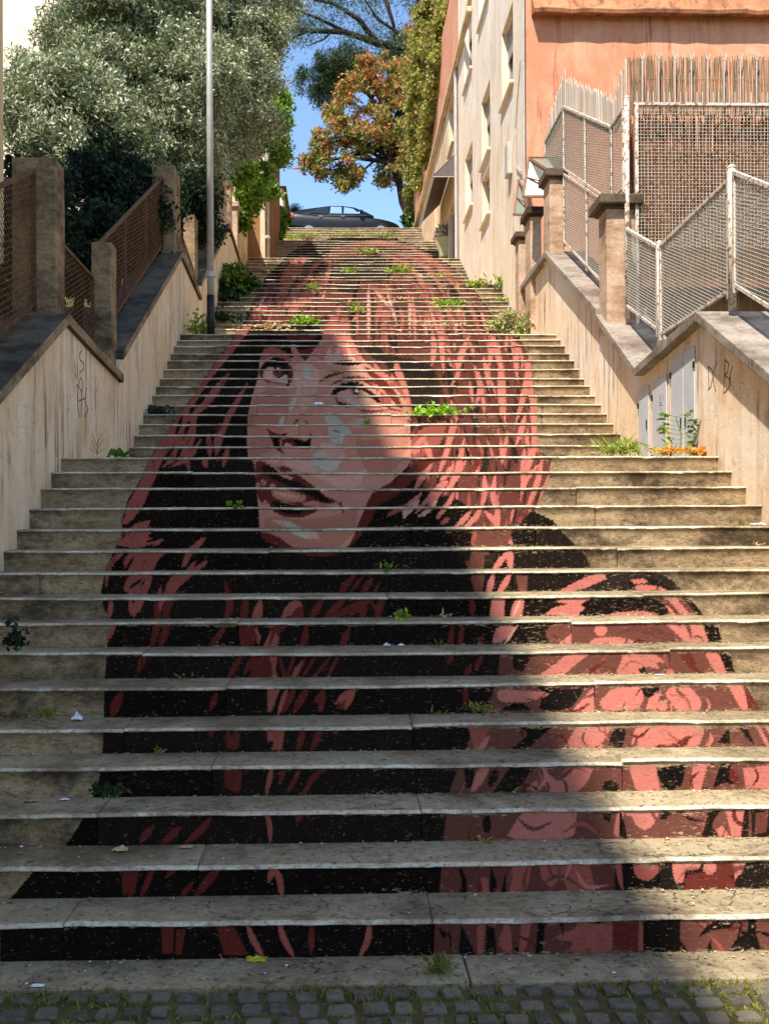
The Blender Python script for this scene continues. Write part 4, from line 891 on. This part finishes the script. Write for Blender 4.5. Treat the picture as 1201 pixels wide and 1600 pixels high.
p=at(329.5,518,14.02); lamp('tall grey lamp post with a black base on the left landing',p.x,p.y,ground_z(14.02),7.2,True,.052,.04,.90)
p=at(418,403,25.75); lamp('pale far lamp post in front of the brick pier',p.x,p.y,ground_z(25.75),7.6,False,.055,.05,.62)
# ---------------------------------------------------------------- leaves
def leaves_arr(P,L,W,seed,up=.0,fold=.0,jit=.35,dirs=None):
    r=np.random.default_rng(seed); n=len(P)
    d=r.normal(0,1,(n,3)); 
    if dirs is not None: d=d*.5+dirs
    d[:,2]+=up; d/=np.linalg.norm(d,axis=1)[:,None]
    q=r.normal(0,1,(n,3)); s=np.cross(d,q); s/=np.linalg.norm(s,axis=1)[:,None]
    l=L*(1+r.uniform(-jit,jit,n))[:,None]; w=W*(1+r.uniform(-jit,jit,n))[:,None]
    a=P; b=P+d*l*.45+s*w; c=P+d*l; e=P+d*l*.45-s*w
    return np.stack([a,b,c,e],1).reshape(-1,3)
def leafmesh(name,P,L,W,mat,parent,seed,**k):
    V=leaves_arr(np.asarray(P,float),L,W,seed,**k); F_=np.arange(len(V)).reshape(-1,4); return mesh_np(name,V,F_,[mat],parent)
def clumps(lobes,per,n_leaf,cr,seed,shell=.55):
    "clump centres spread through the lobes' volume; leaves gathered round each"
    r=np.random.default_rng(seed); out=[];cs=[]
    for (c,rad) in lobes:
        c=np.array(c); rad=np.array(rad if hasattr(rad,'__len__') else (rad,)*3); n=int(per*np.prod(rad)**(2/3))+3
        d=r.normal(0,1,(n,3)); d/=np.linalg.norm(d,axis=1)[:,None]; rr=r.uniform(shell**2,1,n)[:,None]**.5
        cs.append(c+d*rr*rad)
    cs=np.concatenate(cs); sz=r.uniform(.5,1.3,len(cs))
    for c,s in zip(cs,sz):
        m=int(n_leaf*s); g=r.normal(0,1,(m,3)); g/=np.linalg.norm(g,axis=1)[:,None]+1e-9; out.append(c+g*(r.uniform(0,1,(m,1))**.6)*cr*s*np.array([1,1,.75]))
    return np.concatenate(out),cs
def tree(name,label,cat,base,trunk,lobes,per,nl,cr,L,W,mat,seed,group=None,limbs=10,tr=.16,mat2=None,f2=.3,up=0,crown2='blossom'):
    t=empty(name,base,label,cat,group); P,cs=clumps(lobes,per,nl,cr,seed); r=random.Random(seed)
    b=MB(); b.tube(trunk,[tr*(1-.6*i/(len(trunk)-1)) for i in range(len(trunk))],8)
    b.build('trunk',M['bark'],t,smooth=True)
    top=Vector(trunk[-1]); mid=Vector(trunk[len(trunk)//2])
    lb=MB()
    for i in range(limbs):
        c=Vector(cs[r.randrange(len(cs))]); s=top.lerp(mid,r.random()*.7); m_=s.lerp(c,.5)+Vector((r.uniform(-.3,.3),r.uniform(-.3,.3),r.uniform(-.1,.4)))
        lb.tube([s,m_,c],[tr*.4,tr*.2,tr*.06],5)
    if limbs: lb.build('limbs',M['bark'],t,smooth=True)
    if mat2:
        k=np.random.default_rng(seed+5).random(len(P)); hi=(P[:,2]-P[:,2].min())/(np.ptp(P[:,2])+.01)
        nz=np.sin(P[:,0]*3+P[:,2]*2)*.25; pick=k<np.clip(f2*(hi+.35+nz)*1.3,0,1)
        leafmesh('crown',P[~pick],L,W,mat,t,seed,up=up); leafmesh(crown2,P[pick],L,W,mat2,t,seed+1,up=up)
    else: leafmesh('crown',P,L,W,mat,t,seed,up=up)
    return t
V3=lambda px,py,d: tuple(at(px,py,d))
# olive tree at left
lob=[]
for px,py,d,r_ in ((85,130,16,.6),(45,190,15.6,.6),(150,50,17,1.0),(240,30,17.5,1.1),(330,40,18,1.0),(395,60,18.5,.75),(120,170,16,.9),(210,130,17,1.1),(300,130,17,1.0),(375,130,18,.75),(80,240,15.5,.55),(180,230,16,.8),(270,220,17,.85),(340,215,18.2,.75),(385,190,19,.6),(300,-30,18,1.2),(180,-30,17,1.1),(400,-10,19,.9),(45,110,16,.3)):
    lob.append((V3(px,py,d),(r_,r_,r_*.95)))
bx=at(200,430,17)
tree('olive_tree','big silvery olive tree filling the upper left behind the fences','tree',(-4.1,17,6.2),[(-4.1,17,5.9),(-4.0,17,7.2),(-3.8,17.1,8.3),(-3.7,17.2,9.3)],lob,78,250,.32,.098,.016,M['olive'],11,limbs=26,tr=.2)
lob=[]
for px,py,d,r_ in ((130,300,13.4,.6),(200,330,13.6,.55),(40,300,10.6,.35),(180,270,14,.6),(230,330,14.4,.55),(300,300,16.2,.5),(150,370,12.6,.45),(70,350,11.2,.4),(30,400,9.6,.3),(35,470,9.2,.28),(100,420,11,.4),(215,400,14,.4),(310,350,16.5,.4),(10,340,9.9,.3)):
    lob.append((V3(px,py,d),(r_,r_,r_*.9)))
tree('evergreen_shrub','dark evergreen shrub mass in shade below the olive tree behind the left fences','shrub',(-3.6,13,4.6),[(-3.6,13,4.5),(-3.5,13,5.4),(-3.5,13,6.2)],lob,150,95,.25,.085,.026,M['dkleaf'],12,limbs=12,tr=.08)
lob=[]
for px,py,d,r_ in ((385,215,21.5,.45),(405,190,22.5,.5),(425,195,23,.4),(395,150,22,.45),(370,260,21,.35),(385,300,22.8,.4),(372,340,23,.3),(400,270,23.5,.3),(430,165,24,.4),(432,240,27.3,.35),(436,215,28,.4),(420,300,25.6,.22)):
    lob.append((V3(px,py,d),(r_,r_,r_)))
tree('climbing_vine','fresh green vine hanging over the upper left wall beside the far lamp post','vine',(-2.6,23,8.2),[(-2.6,23,8.0),(-2.5,23,9.5),(-2.5,23,10.8)],lob,120,85,.25,.10,.038,M['green'],13,limbs=8,tr=.05)
# photinia
lob=[]
for px,py,d,r_ in ((660,60,45,.7),(655,100,45,.8),(575,105,44,.6),(495,235,44,.45),(480,250,44,.35),(540,290,44,.4),(520,180,44,.6),(600,110,44,1.0),(560,150,44,1.1),(630,150,44,1.2),(520,210,44,1.0),(580,210,44,1.3),(640,220,44,1.1),(505,260,44,.7),(550,265,44,.9),(610,270,44,.8),(660,130,45,1.0),(665,230,45,.8)):
    lob.append((V3(px,py,d),(r_,r_,r_*.8)))
a_=[V3(642,352,44),V3(640,335,44),V3(630,315,44),V3(625,290,44),V3(610,250,44),V3(600,200,44)]
tree('photinia_tree','red and green leaved tree with a dark forked trunk at the hilltop','tree',V3(642,352,44),a_,lob,19,105,.45,.19,.048,M['photg'],14,limbs=34,tr=.3,mat2=M['photr'],f2=.28,crown2='red_shoots')
lob=[(V3(655,345,42.5),.35),(V3(640,345,42.5),.3)]
# umbrella pines
lob=[]
for px,py,d,r_ in ((500,125,60,1.6),(530,110,60,1.8),(560,120,60,1.3),(520,150,60,1.4),(550,90,60,1.2),(640,80,62,1.8),(665,110,62,1.5),(615,100,62,1.3)):
    lob.append((V3(px,py,d),(r_,r_,r_*.6)))
tree('pine_tree','rounded dark pine crown against the blue sky at top centre','tree',V3(660,345,62),[V3(660,345,62),V3(650,260,62),V3(610,190,61),V3(560,130,60)],lob,22,130,.5,.32,.022,M['pine'],15,limbs=14,tr=.22,up=.3)
t=empty('pine_tree',V3(690,330,56),'tall pine at the top edge with long bare spreading branches','tree')
b=MB(); b.tube([V3(690,330,56),V3(690,120,56),V3(680,40,56),V3(668,-40,56)],[.5,.42,.34,.3],10); b.build('trunk',M['bark'],t,smooth=True)
b=MB(); br=[([(684,60),(640,75),(590,68),(540,50),(480,48),(430,40)],.2),([(676,10),(650,-5),(600,-10)],.18),([(600,-8),(615,40),(618,75)],.1),([(590,68),(560,30),(520,5),(470,-5)],.13),([(540,50),(500,30),(450,10)],.09),([(640,75),(620,50),(590,30),(570,0)],.1),([(684,60),(700,30),(720,0)],.14),([(480,48),(455,60),(430,68)],.06),([(520,48),(505,62),(480,72)],.05)]
for pts,r_ in br: b.tube([V3(x,y,56) for x,y in pts],[r_*1.5*(1-.65*i/(len(pts)-1)) for i in range(len(pts))],6)
b.build('limbs',M['bark'],t,smooth=True)
r=random.Random(3); P=[]
for pts,r_ in br[0:2]+br[3:]:
    for (x0,y0),(x1,y1) in zip(pts,pts[1:]):
        for i in range(3):
            f=r.random(); P.append(at(x0+(x1-x0)*f+r.uniform(-22,22),y0+(y1-y0)*f+r.uniform(-24,6),56+r.uniform(-2,2)))
for i in range(20): P.append(at(r.uniform(385,690),r.uniform(-40,14),56+r.uniform(-3,3)))
Q=[]
for c in P:
    tw=r.uniform(.35,.8)
    for _ in range(95): Q.append((c.x+r.gauss(0,tw),c.y+r.gauss(0,tw),c.z+r.gauss(0,tw*.45)))
leafmesh('crown',Q,.34,.02,M['pine'],t,17,up=.3)
# palm
t=empty('palm',V3(462,352,50),'small dark palm just left of the parked car','palm'); b=MB(); b.tube([V3(462,360,50),V3(462,330,50)],[.22,.16],8); b.build('trunk',M['bark'],t)
fr=MB(); c0=at(462,330,50); r=random.Random(6)
for i in range(26):
    an=r.uniform(0,6.28); el_=r.uniform(.1,1.3); L=r.uniform(.8,1.15); dx,dy=math.cos(an)*math.cos(el_),math.sin(an)*math.cos(el_)
    pts=[c0+Vector((dx*L*s,dy*L*s,math.sin(el_)*L*s-.55*L*s*s)) for s in (0,.25,.5,.75,1)]
    sd=Vector((-dy,dx,0)).normalized()
    for p,q,s in zip(pts,pts[1:],(1,1,.9,.6)):
        for k_ in range(3):
            m_=p.lerp(q,k_/3)
            for sg in (1,-1): e=m_+sd*sg*.26*s+(q-p)*.7+Vector((0,0,-.08)); fr.add([m_,m_+(q-p)*.16,e],[(0,1,2)])
fr.build('fronds',M['dkleaf'],t)
# ivy over the upper right wall
lob=[]
for px,py,d,r_ in ((700,-20,34,1.1),(690,30,34,1.1),(680,80,34,1.0),(672,130,35,1.0),(668,180,36,.95),(664,225,38,.9),(660,265,40,.8),(657,300,42,.7),(655,330,42.5,.55),(690,100,33,.8),(683,150,34,.7),(676,200,35,.65),(668,250,37,.6),(715,10,31,.7),(700,60,32,.8),(660,60,36,.6),(655,110,37,.5),(650,170,38,.45),(648,240,41,.5),(702,40,30,.5),(695,90,30.5,.5),(688,130,31,.45),(682,165,32,.45),(676,205,33,.4),(670,240,34,.4),(664,280,37,.35)):
    c=at(px,py,d); lob.append((tuple(c),(r_*.8,r_*1.3,r_)))
tree('ivy','yellow green ivy draped over the top of the tan wall on the right','ivy',(3.4,36,13.5),[(3.7,36,13),(3.6,36,15),(3.6,36,18)],lob,62,120,.38,.14,.055,M['ivy'],18,limbs=10,tr=.1)
# ---------------------------------------------------------------- small plants on the stairs
def weed(name,label,px,py,d,w,h,n,mat,L,W,group,seed,up=.6,flat=.5,dark=None,cat='weed'):
    base=at(px,py,d); t=empty(name,base,label,cat,group); r=np.random.default_rng(seed)
    P=np.c_[r.normal(0,w*.28,n),r.normal(0,w*.12,n).clip(-.1,.1)+.02,np.abs(r.normal(0,h*.4,n))]+np.array(base)
    leafmesh('leaves',P,L,W,mat,t,seed,up=up)
    b=MB(); 
    for i in range(max(4,n//14)):
        q=P[i]; b.tube([(q[0]*.6+base.x*.4,q[1]*.5+base.y*.5,base.z-.02),tuple((np.array(q)+np.array(base))/2),tuple(q)],[.004,.003,.002],4,False)
    b.build('stems',M['green'],t); return t
WG='weeds growing in the joints of the stairs'
wl=[(685,647,10.45+.2615*3.0,.50,.10,150,'weedbig',.07,.028,'bright green weed right of the painted eye'),
(475,505,16.9,.42,.12,150,'weedbig',.07,.026,'bright weed on the third flight above the painted left eye'),
(700,478,18.0,.50,.12,150,'weedbig',.08,.022,'spiky yellow green weed on the painted hair at right'),
(695,489,17.6,.45,.06,70,'weed',.06,.02,'thin low weed just below the spiky yellow green one'),
(622,424,24.0,.55,.15,120,'weed',.10,.03,'pale weed right of centre on the fourth flight'),
(545,427,24.1,.25,.15,60,'weed',.10,.03,'small pale weed at centre of the fourth flight'),
(575,396,30.2,.7,.16,110,'weed',.10,.03,'yellowish weed at the crown of the painted head'),
(488,452,18.6,.25,.12,60,'weed',.08,.02,'tiny yellow weed on the upper left painted hair'),
(553,476,17.8,.25,.06,45,'weed',.06,.02,'sparse white flowered weed near the third flight centre'),
(560,486,17.5,.25,.06,45,'weed',.06,.02,'sparse weed one step below the white flowered one'),
(655,436,23.8,.4,.12,60,'dry','.09',.02,'brownish weed on the fourth flight at right'),
(690,434,23.9,.35,.15,60,'weed',.09,.02,'low weed beside the brownish one'),
(572,662,10.45+.2615*2.2,.06,.05,14,'weedbig',.05,.02,'tiny yellow green sprig under the painted right eye'),
(370,791,6.85,.07,.03,7,'green',.06,.03,'two broad leaves sprouting below the painted left cheek'),
(602,893,6.05,.10,.05,14,'green',.045,.014,'small dark sprig on the black painted riser at centre'),
(628,967,5.50,.07,.05,20,'weed',.045,.016,'yellow sprig low on the black paint at centre'),
(22,1012,5.22,.10,.13,80,'dkleaf',.04,.016,'leafy weed clinging at the far left of a lower step'),
(170,1240,4.42,.15,.028,90,'dkleaf',.03,.012,'dark spreading weed on the lower left step'),
(70,1116,4.88,.12,.015,50,'grass',.04,.006,'dry tuft at the back of a lower left tread'),
(748,1112,4.88,.14,.03,50,'grass',.045,.006,'green and yellow tuft in the middle of a lower tread'),
(180,716,8.35,.10,.06,14,'green',.09,.04,'two round leaves at the left end of the first landing'),
(245,650,11.3,.30,.12,110,'dkleaf',.06,.022,'dark weed at the left end of the second flight'),
(968,706,8.8,.42,.10,170,'weed',.12,.009,'bright grass tuft at the left of the metal doors'),
(785,450,18.9,.35,.30,60,'weed',.20,.02,'tall grassy weed by the white house foot'),
(745,446,19.0,.50,.14,100,'weed',.10,.03,'broad leaved weed left of the tall grassy one'),
(790,478,18.2,.4,.18,120,'weed',.08,.02,'mossy growth along the right end of the third flight'),
(310,520,14.2,.30,.30,190,'weed',.06,.025,'pale leafy weed behind the lamp post base'),
(352,500,16.6,.6,.16,200,'dkleaf',.07,.028,'dark spreading weed right of the lamp post base'),
(420,512,16.4,.7,.05,110,'dry',.06,.02,'withered weeds along the edge of the second landing'),
(690,508,16.4,.9,.05,70,'dry',.06,.02,'withered weeds on the landing right of centre'),
(640,468,18.3,.8,.04,60,'dry',.06,.02,'withered strip of weeds on the third flight')]
for i,(px,py,d,w_,h_,n,m_,L_,W_l,lab) in enumerate(wl):
    weed('weed',lab,px,py,d,w_,h_,n,M[m_],float(L_),W_l,WG,200+i,up=.5)
def bush(name,label,px,py,d,lobes,mat,n,L,W,seed,cat,cr=.16,mat2=None,group=None):
    base=at(px,py,d); lo=[(tuple(at(x,y,d+dd)),r_) for x,y,dd,r_ in lobes]; return tree(name,label,cat,base,[tuple(base+Vector((0,0,-.05))),tuple(base+Vector((0,0,.1))),tuple(base+Vector((0,.02,.2)))],lo,n,60,cr,L,W,mat,seed,group,limbs=6,tr=.02,mat2=mat2,f2=.4,crown2='pale_leaves')
bush('bush','leafy green bush against the left wall above the lamp post','375 440'and 375,455,19,[(365,430,0,.26),(385,445,0,.2),(355,455,-.5,.3),(395,458,0,.18)],M['dkleaf'],260,.075,.03,31,'bush',mat2=M['green'])
bush('bush','pale green bush at the right end of the second landing',830,518,15.6,[(800,505,0,.2),(825,508,0,.25),(850,500,0,.24),(785,510,0,.12),(838,488,.2,.16)],M['weed'],190,.07,.02,32,'bush',mat2=M['succ'])
bush('bush','small green bush at the top left end of the stairs',433,365,33.5,[(432,355,0,.3),(438,340,.5,.35),(430,375,-1,.2)],M['green'],160,.13,.05,33,'bush')
bush('bush','dark green bush at the foot of the red and green tree',650,350,41,[(640,345,0,.35),(655,338,0,.4),(665,348,0,.35)],M['green'],120,.14,.05,34,'bush',mat2=M['dkleaf'])
# grass strip on the top flight
for i,(px,py,d,w_) in enumerate(((480,368,36.2,1.0),(550,366,36.3,1.3),(600,368,36.2,1.1),(690,372,35.6,.8),(665,362,37,.5),(455,372,35.4,.6))):
    weed('grass_tuft',['grass tuft at the left of the top flight','grass tuft at the middle of the top flight','grass tuft right of the middle of the top flight','grass tuft at the foot of the right wall on the top flight','small grass tuft at the very top right of the stairs','small grass tuft by the top left bush'][i],px,py,d,w_,.08,170,M['weed'],.10,.014,'grass tufts on the top flight',400+i,cat='grass tuft')
# seedling and orange flowers by the metal doors
t=empty('seedling',V3(1062,706,8.35),'slender green seedling in front of the metal doors','seedling'); b0=at(1062,706,8.35); b=MB(); r=random.Random(8); P=[];D=[]
b.tube([b0,b0+Vector((.01,0,.15)),b0+Vector((-.04,0,.32))],[.006,.005,.003],6)
for hgt in (.07,.11,.15,.19,.23,.27,.31):
    for s in (-1,1):
        L_=.13-.12*abs(hgt-.2); p=b0+Vector((.0-.03*(hgt/.3)**2,0,hgt)); q=p+Vector((s*L_*r.uniform(.7,1.1),r.uniform(-.05,.05),r.uniform(.01,.05))); b.tube([p,q],[.003,.002],4)
        for f in (.6,.85,1.0,1.1): P.append(tuple(p.lerp(q,f))); D.append((s,0,r.uniform(-.5,.3)))
b.build('stem',M['green'],t); leafmesh('leaves',np.array(P),.062,.017,M['green'],t,77,dirs=np.array(D)*1.6)
for i,(x,w_,lab) in enumerate(((1045,.16,'orange dry flowers left of the seedling'),(1092,.16,'orange dry flowers right of the seedling'))):
    weed('flower_mat',lab,x,708,8.2,w_*1.6,.05,240,M['orangeplant'],.03,.012,'orange flowers at the foot of the metal doors',500+i,cat='flowers')
t=empty('dry_stalk',V3(152,712,8.3),'bare dry stalk standing against the left wall','dry stalk'); b=MB(); b0=at(152,712,8.3)
for a,c in (((0,0,0),(.01,0,.20)),((0,0,.03),(-.05,0,.14)),((0,0,.05),(.06,0,.15)),((0,0,.08),(-.04,0,.19)),((.0,0,.1),(.05,0,.2)),((0,0,.02),(.07,0,.07)),((0,0,.02),(-.07,0,.06))): b.tube([b0+Vector(a),b0+Vector(c)],[.003,.0015],4)
b.build('stalks',M['bark'],t)
# planter
pb=at(699,404,28.4); pb.z=ground_z(28.4); t=empty('flower_pot',pb,'olive green round pot with a grey purple plant against the white house','flower pot')
b=MB(); b.tube([pb,pb+Vector((0,0,.48)),pb+Vector((0,0,.55)),pb+Vector((0,0,.56))],[.25,.30,.33,.31],20); b.build('pot',M['pot'],t,smooth=False)
r=np.random.default_rng(2); d=r.normal(0,1,(900,3)); d/=np.linalg.norm(d,axis=1)[:,None]; P=np.array(pb)+[0,0,.72]+d*r.uniform(.3,1,(900,1))*[.40,.3,.27]
leafmesh('plant',P,.11,.035,M['succ'],t,3,up=.2)

# weeds rooted along the foot of both walls and in the riser corners, dry and green
r_=random.Random(77); OR='second third fourth fifth sixth seventh eighth ninth tenth eleventh twelfth thirteenth'.split()
for i,k_ in enumerate(range(1,13)):
    d_,z_,t_=FL[0][k_]; left=r_.random()<.5; edge_=d_>6; x_=(-2.2 if left else 3.05) if edge_ else r_.choice([-1,1])*r_.uniform(.5,1.3); y_=d_+t_-.02
    px,py=proj(x_,y_,z_); where='left' if x_<0 else 'right'; dry=r_.random()<.5
    weed('grass_tuft','%s little tuft at the back of the %s tread from the bottom, %s of centre'%('dry' if dry else 'greenish',OR[i],where),px,py,y_,.10,.018,26,M['dry' if dry else 'grass'],.045,.006,'small tufts in the corners of the lower steps',900+i,up=.5,cat='grass tuft')
# ---------------------------------------------------------------- parked car at the top
def carpaint():
    m=N('dark blue grey car paint'); m.b.inputs['Coat Weight'].default_value=.22; m.b.inputs['Coat Roughness'].default_value=.05; return m.fin(srgb(7,8,12),.35,0,.25)
M['car']=carpaint(); m_=N('tinted car glass'); M['carglass']=m_.fin(srgb(16,20,26),.05,0,.8); M['tail']=plain('tail light',srgb(190,90,90),.2); M['tyre']=plain('tyre',srgb(22,22,22),.9); M['rim']=plain('alloy rim',srgb(150,150,155),.35,.6)
CX,CY,CZ=-2.14,38.6,ZT-.004+.0; C_=empty('parked_car',(CX,CY,CZ),'dark coupe shaped car parked across the top of the stairs','car')
stn=[(0,.60,1.08,.80),(.12,.42,1.14,.86),(.5,.3,1.12,.90),(1.2,.26,1.02,.92),(2.0,.24,.98,.93),(2.8,.24,.96,.93),(3.4,.25,.94,.92),(4.0,.28,.86,.90),(4.5,.32,.74,.84),(4.78,.45,.60,.70)]
vs=[];fs=[]
for x,zl,zt,w_ in stn:
    ring=[(-w_*.92,zl),(-w_,zl+.12),(-w_*1.0,(zl+zt)/2),(-w_*.95,zt-.06),(-w_*.86,zt),(0,zt+.035),(w_*.86,zt),(w_*.95,zt-.06),(w_,(zl+zt)/2),(w_,zl+.12),(w_*.92,zl)]
    vs+=[(CX+x,CY+.95+y,CZ+z) for y,z in ring]
n=11
for i in range(len(stn)-1):
    for k in range(n): fs.append((i*n+k,i*n+(k+1)%n,(i+1)*n+(k+1)%n,(i+1)*n+k))
fs+=[tuple(range(n)),tuple((len(stn)-1)*n+k for k in range(n))]
b=MB(); b.add(vs,fs); bd=b.build('body',M['car'],C_,smooth=True); bd.modifiers.new('sub','SUBSURF').render_levels=1
roof=[(.12,1.12),(.6,1.30),(1.25,1.40),(1.8,1.485),(2.3,1.49),(2.8,1.42),(3.25,1.22),(3.62,.97)]
vs=[];fs=[]
for x,z in roof:
    zb=1.0; f=(z-zb)/.5; wb,wt=.80,.80-.22*max(f,0)
    vs+=[(CX+x,CY+.95-wb,CZ+.96),(CX+x,CY+.95-wt,CZ+max(z-.04,.965)),(CX+x,CY+.95-wt*.7,CZ+z+.005),(CX+x,CY+.95+wt*.7,CZ+z+.005),(CX+x,CY+.95+wt,CZ+max(z-.04,.965)),(CX+x,CY+.95+wb,CZ+.96)]
n=6
for i in range(len(roof)-1):
    for k in range(n-1):
        fs.append((i*n+k,i*n+k+1,(i+1)*n+k+1,(i+1)*n+k))
b=MB(); b.add(vs,fs); b.build('roof',M['car'],C_,smooth=True)
def pane(pts,off=.012):
    b=MB(); b.add([(CX+x,CY+.95-(.80-.22*(z-1.0)/.5)-off,CZ+z) for x,z in pts],[tuple(range(len(pts)))]); return b.build('side_window',M['carglass'],C_)
M['skyglass']=N('sky coloured side glass').fin(srgb(150,185,215),.08,.55,.9)  # pale blue base puts the sky's reflection into the glass colour
pane([(.95,1.08),(1.75,1.06),(1.75,1.40),(1.3,1.34)])
for q in ([(1.82,1.08),(2.3,1.07),(2.3,1.39),(1.84,1.40)],[(2.38,1.07),(3.05,1.06),(2.75,1.31),(2.40,1.38)]): pane(q).data.materials[0]=M['skyglass']
b=MB(); b.box((CX-.01,CY+.05,CZ+.84),(CX+.34,CY+.4,CZ+1.06)); b.build('tail_light',M['tail'],C_,bevel=.03)
b=MB(); b.box((CX+3.0,CY-.14,CZ+1.02),(CX+3.16,CY+.0,CZ+1.14)); b.build('wing_mirror',M['car'],C_,bevel=.03)
b=MB(); b.box((CX+1.35,CY+.012,CZ+.90),(CX+1.52,CY+.03,CZ+.93)); b.box((CX+2.25,CY+.008,CZ+.90),(CX+2.42,CY+.03,CZ+.93)); b.build('door_handles',M['rim'],C_)
for x in (.95,3.9):
    for y in (0.0,1.72):
        b=MB(); b.tube([(CX+x,CY+y,CZ+.32),(CX+x,CY+y+.2,CZ+.32)],.32,24); w_=b.build('wheel',M['tyre'],C_,bevel=.02)
        b=MB(); yy=CY-.006 if y==0 else CY+y+.206; b.tube([(CX+x,yy,CZ+.32),(CX+x,yy+(.004 if y==0 else -.004),CZ+.32)],.21,16); b.build('rim',M['rim'],w_)
# ---------------------------------------------------------------- litter, moss and grass in the road joints
g=random.Random(21)
def crumple(label,px,py,d,sx,sy,sz,mat,name='paper_scrap',group='paper scraps on the steps',cat='litter',seed=0):
    c=at(px,py,d); r=random.Random(seed); n=7; b=MB(); vs=[];fs=[]
    for i in range(n):
        for j in range(n):
            u,v=i/(n-1)-.5,j/(n-1)-.5; vs.append((c.x+u*sx*(1+r.uniform(-.1,.1)),c.y+v*sy+r.uniform(-.1,.1)*sy,c.z+sz*r.random()*(1-1.6*max(abs(u),abs(v)))+.002))
    for i in range(n-1):
        for j in range(n-1): fs.append((i*n+j,(i+1)*n+j,(i+1)*n+j+1,i*n+j+1))
    b.add(vs,fs); o=b.build(name,mat,origin=c); tag(o,label,cat,group); return o
def tread(px,k,back=.5):
    d,z,t=FL[0][k]; d=d+t*back; 
    return d,z
def lit(label,px,k,back,sx,sy,sz,mat,name,group,cat,seed):
    d,z=tread(px,k,back) if k>=0 else (3.64+.26*back,0.0); u,_=proj(0,d,z); X=(px-566+35.9)/F*d; c=Vector((X,d,z+.006))
    p=proj(c.x,c.y,c.z); return crumple(label,p[0],p[1],d,sx,sy,sz,mat,name,group,cat,seed)
PGp='paper scraps on the steps'
lit('crumpled white tissue on a lower left step',122,4,.75,.062,.04,.05,M['paper'],'crumpled_tissue',PGp,'tissue',1)
lit('small folded white paper near the centre of the steps',604,6,.75,.045,.03,.03,M['paper'],'paper_scrap',PGp,'paper scrap',2)
lit('thin white paper strip just right of the folded paper',626,6,.8,.045,.012,.015,M['paper'],'paper_scrap',PGp,'paper scrap',3)
lit('yellow crumpled wrapper at the foot of the first step',398,-1,.8,.085,.05,.02,M['yellowp'],'candy_wrapper',PGp,'wrapper',4)
lit('white scrap on the cobbled edge at far left',60,-1,.05,.05,.02,.012,M['paper'],'paper_scrap',PGp,'paper scrap',5)
lit('white and blue scrap on a lower right tread',1033,5,.8,.05,.02,.008,M['paper'],'paper_scrap',PGp,'paper scrap',6)
lit('white cigarette stub on the third tread at left',102,2,.85,.05,.012,.012,M['paper'],'cigarette_stub',PGp,'cigarette stub',7)
lit('pale yellow curled leaf on the second tread at left',188,1,.75,.07,.04,.03,M['dry'],'fallen_leaf','fallen leaves on the steps','leaf',8)
lit('brown fallen leaf on the second tread near centre left',290,1,.85,.06,.03,.02,M['dry'],'fallen_leaf','fallen leaves on the steps','leaf',9)
lit('curled brown leaf on the third tread at far left',52,2,.8,.07,.03,.02,M['dry'],'fallen_leaf','fallen leaves on the steps','leaf',10)
lit('white scrap at the right edge of the tread by the painted shoulder',1190,11,.6,.12,.04,.03,M['paper'],'paper_scrap',PGp,'paper scrap',11)
# uncountable crumbs, leaf bits and grit gathered at the back of the treads
V=[];r=np.random.default_rng(5)
for k,(d,z,t) in enumerate(FL[0]):
    n=150 if k<8 else 60
    for i in range(n):
        x=r.uniform(-2.2,3.1); 
        if r.random()<.35: x=r.uniform(1,3.1)
        y=d+t-abs(r.normal(0,.018))-.004 if r.random()<.75 else d+r.uniform(.05,t); V.append((x,y,z+.009))
for i in range(260): V.append((r.uniform(-3,3.3),3.86-abs(r.normal(0,.05)) if r.random()<.7 else r.uniform(3.66,3.84),.008))
P=np.array(V); A_=leaves_arr(P,.022,.006,9,up=-.0); A_[:,2]=np.abs(A_[:,2]-np.repeat(P[:,2],4))*.25+np.repeat(P[:,2],4)
tag(mesh_np('leaf_litter',A_,np.arange(len(A_)).reshape(-1,4),[M['dry']]),kind='stuff')
P=P[r.random(len(P))<.22]+np.array([.01,.0,.0]); A_=leaves_arr(P,.016,.006,19); A_[:,2]=np.abs(A_[:,2]-np.repeat(P[:,2],4))*.35+np.repeat(P[:,2],4)
tag(mesh_np('paper_crumbs',A_,np.arange(len(A_)).reshape(-1,4),[M['paper']]),kind='stuff')
# grass and moss in the cobble joints
n=32000; x=r.uniform(-3.2,3.4,n); y=r.uniform(2.6,3.633,n)
den=np.sin(x*5.1+np.sin(y*9)*1.3)*.5+np.sin(x*13+2*y)*.3+r.normal(0,.35,n); edge=(y>3.56)
row=np.abs(((3.628-y)/.104)%1); joint=(row<.14)|(row>.86)|(np.abs(((x+6.5)/.12)%1-.5)>.38)
keep=((den>.05)&joint)|(edge&(den>-.1)); P=np.c_[x,y,np.full(n,-.020)][keep]
tag(leafmesh('joint_grass',P,.038,.0035,M['grass'],None,23,up=1.1),kind='stuff')
P=P[r.random(len(P))<.5]; tag(leafmesh('joint_moss',P+[0.01,0,.005],.02,.007,M['grass'],None,24,up=.3),kind='stuff')
weed('grass_tuft','green grass tuft sprouting from the slab joint below the first step',686,1520,3.70,.10,.05,90,M['grass'],.05,.006,None,41,up=.8,cat='grass tuft')

c=at(498,634,10.45+.2615*4.0); crumple('crushed white cup lying under the painted right eye',498,633,c.y-.1,.19,.05,.05,M['paper'],'crushed_cup',PGp,'paper cup',31)
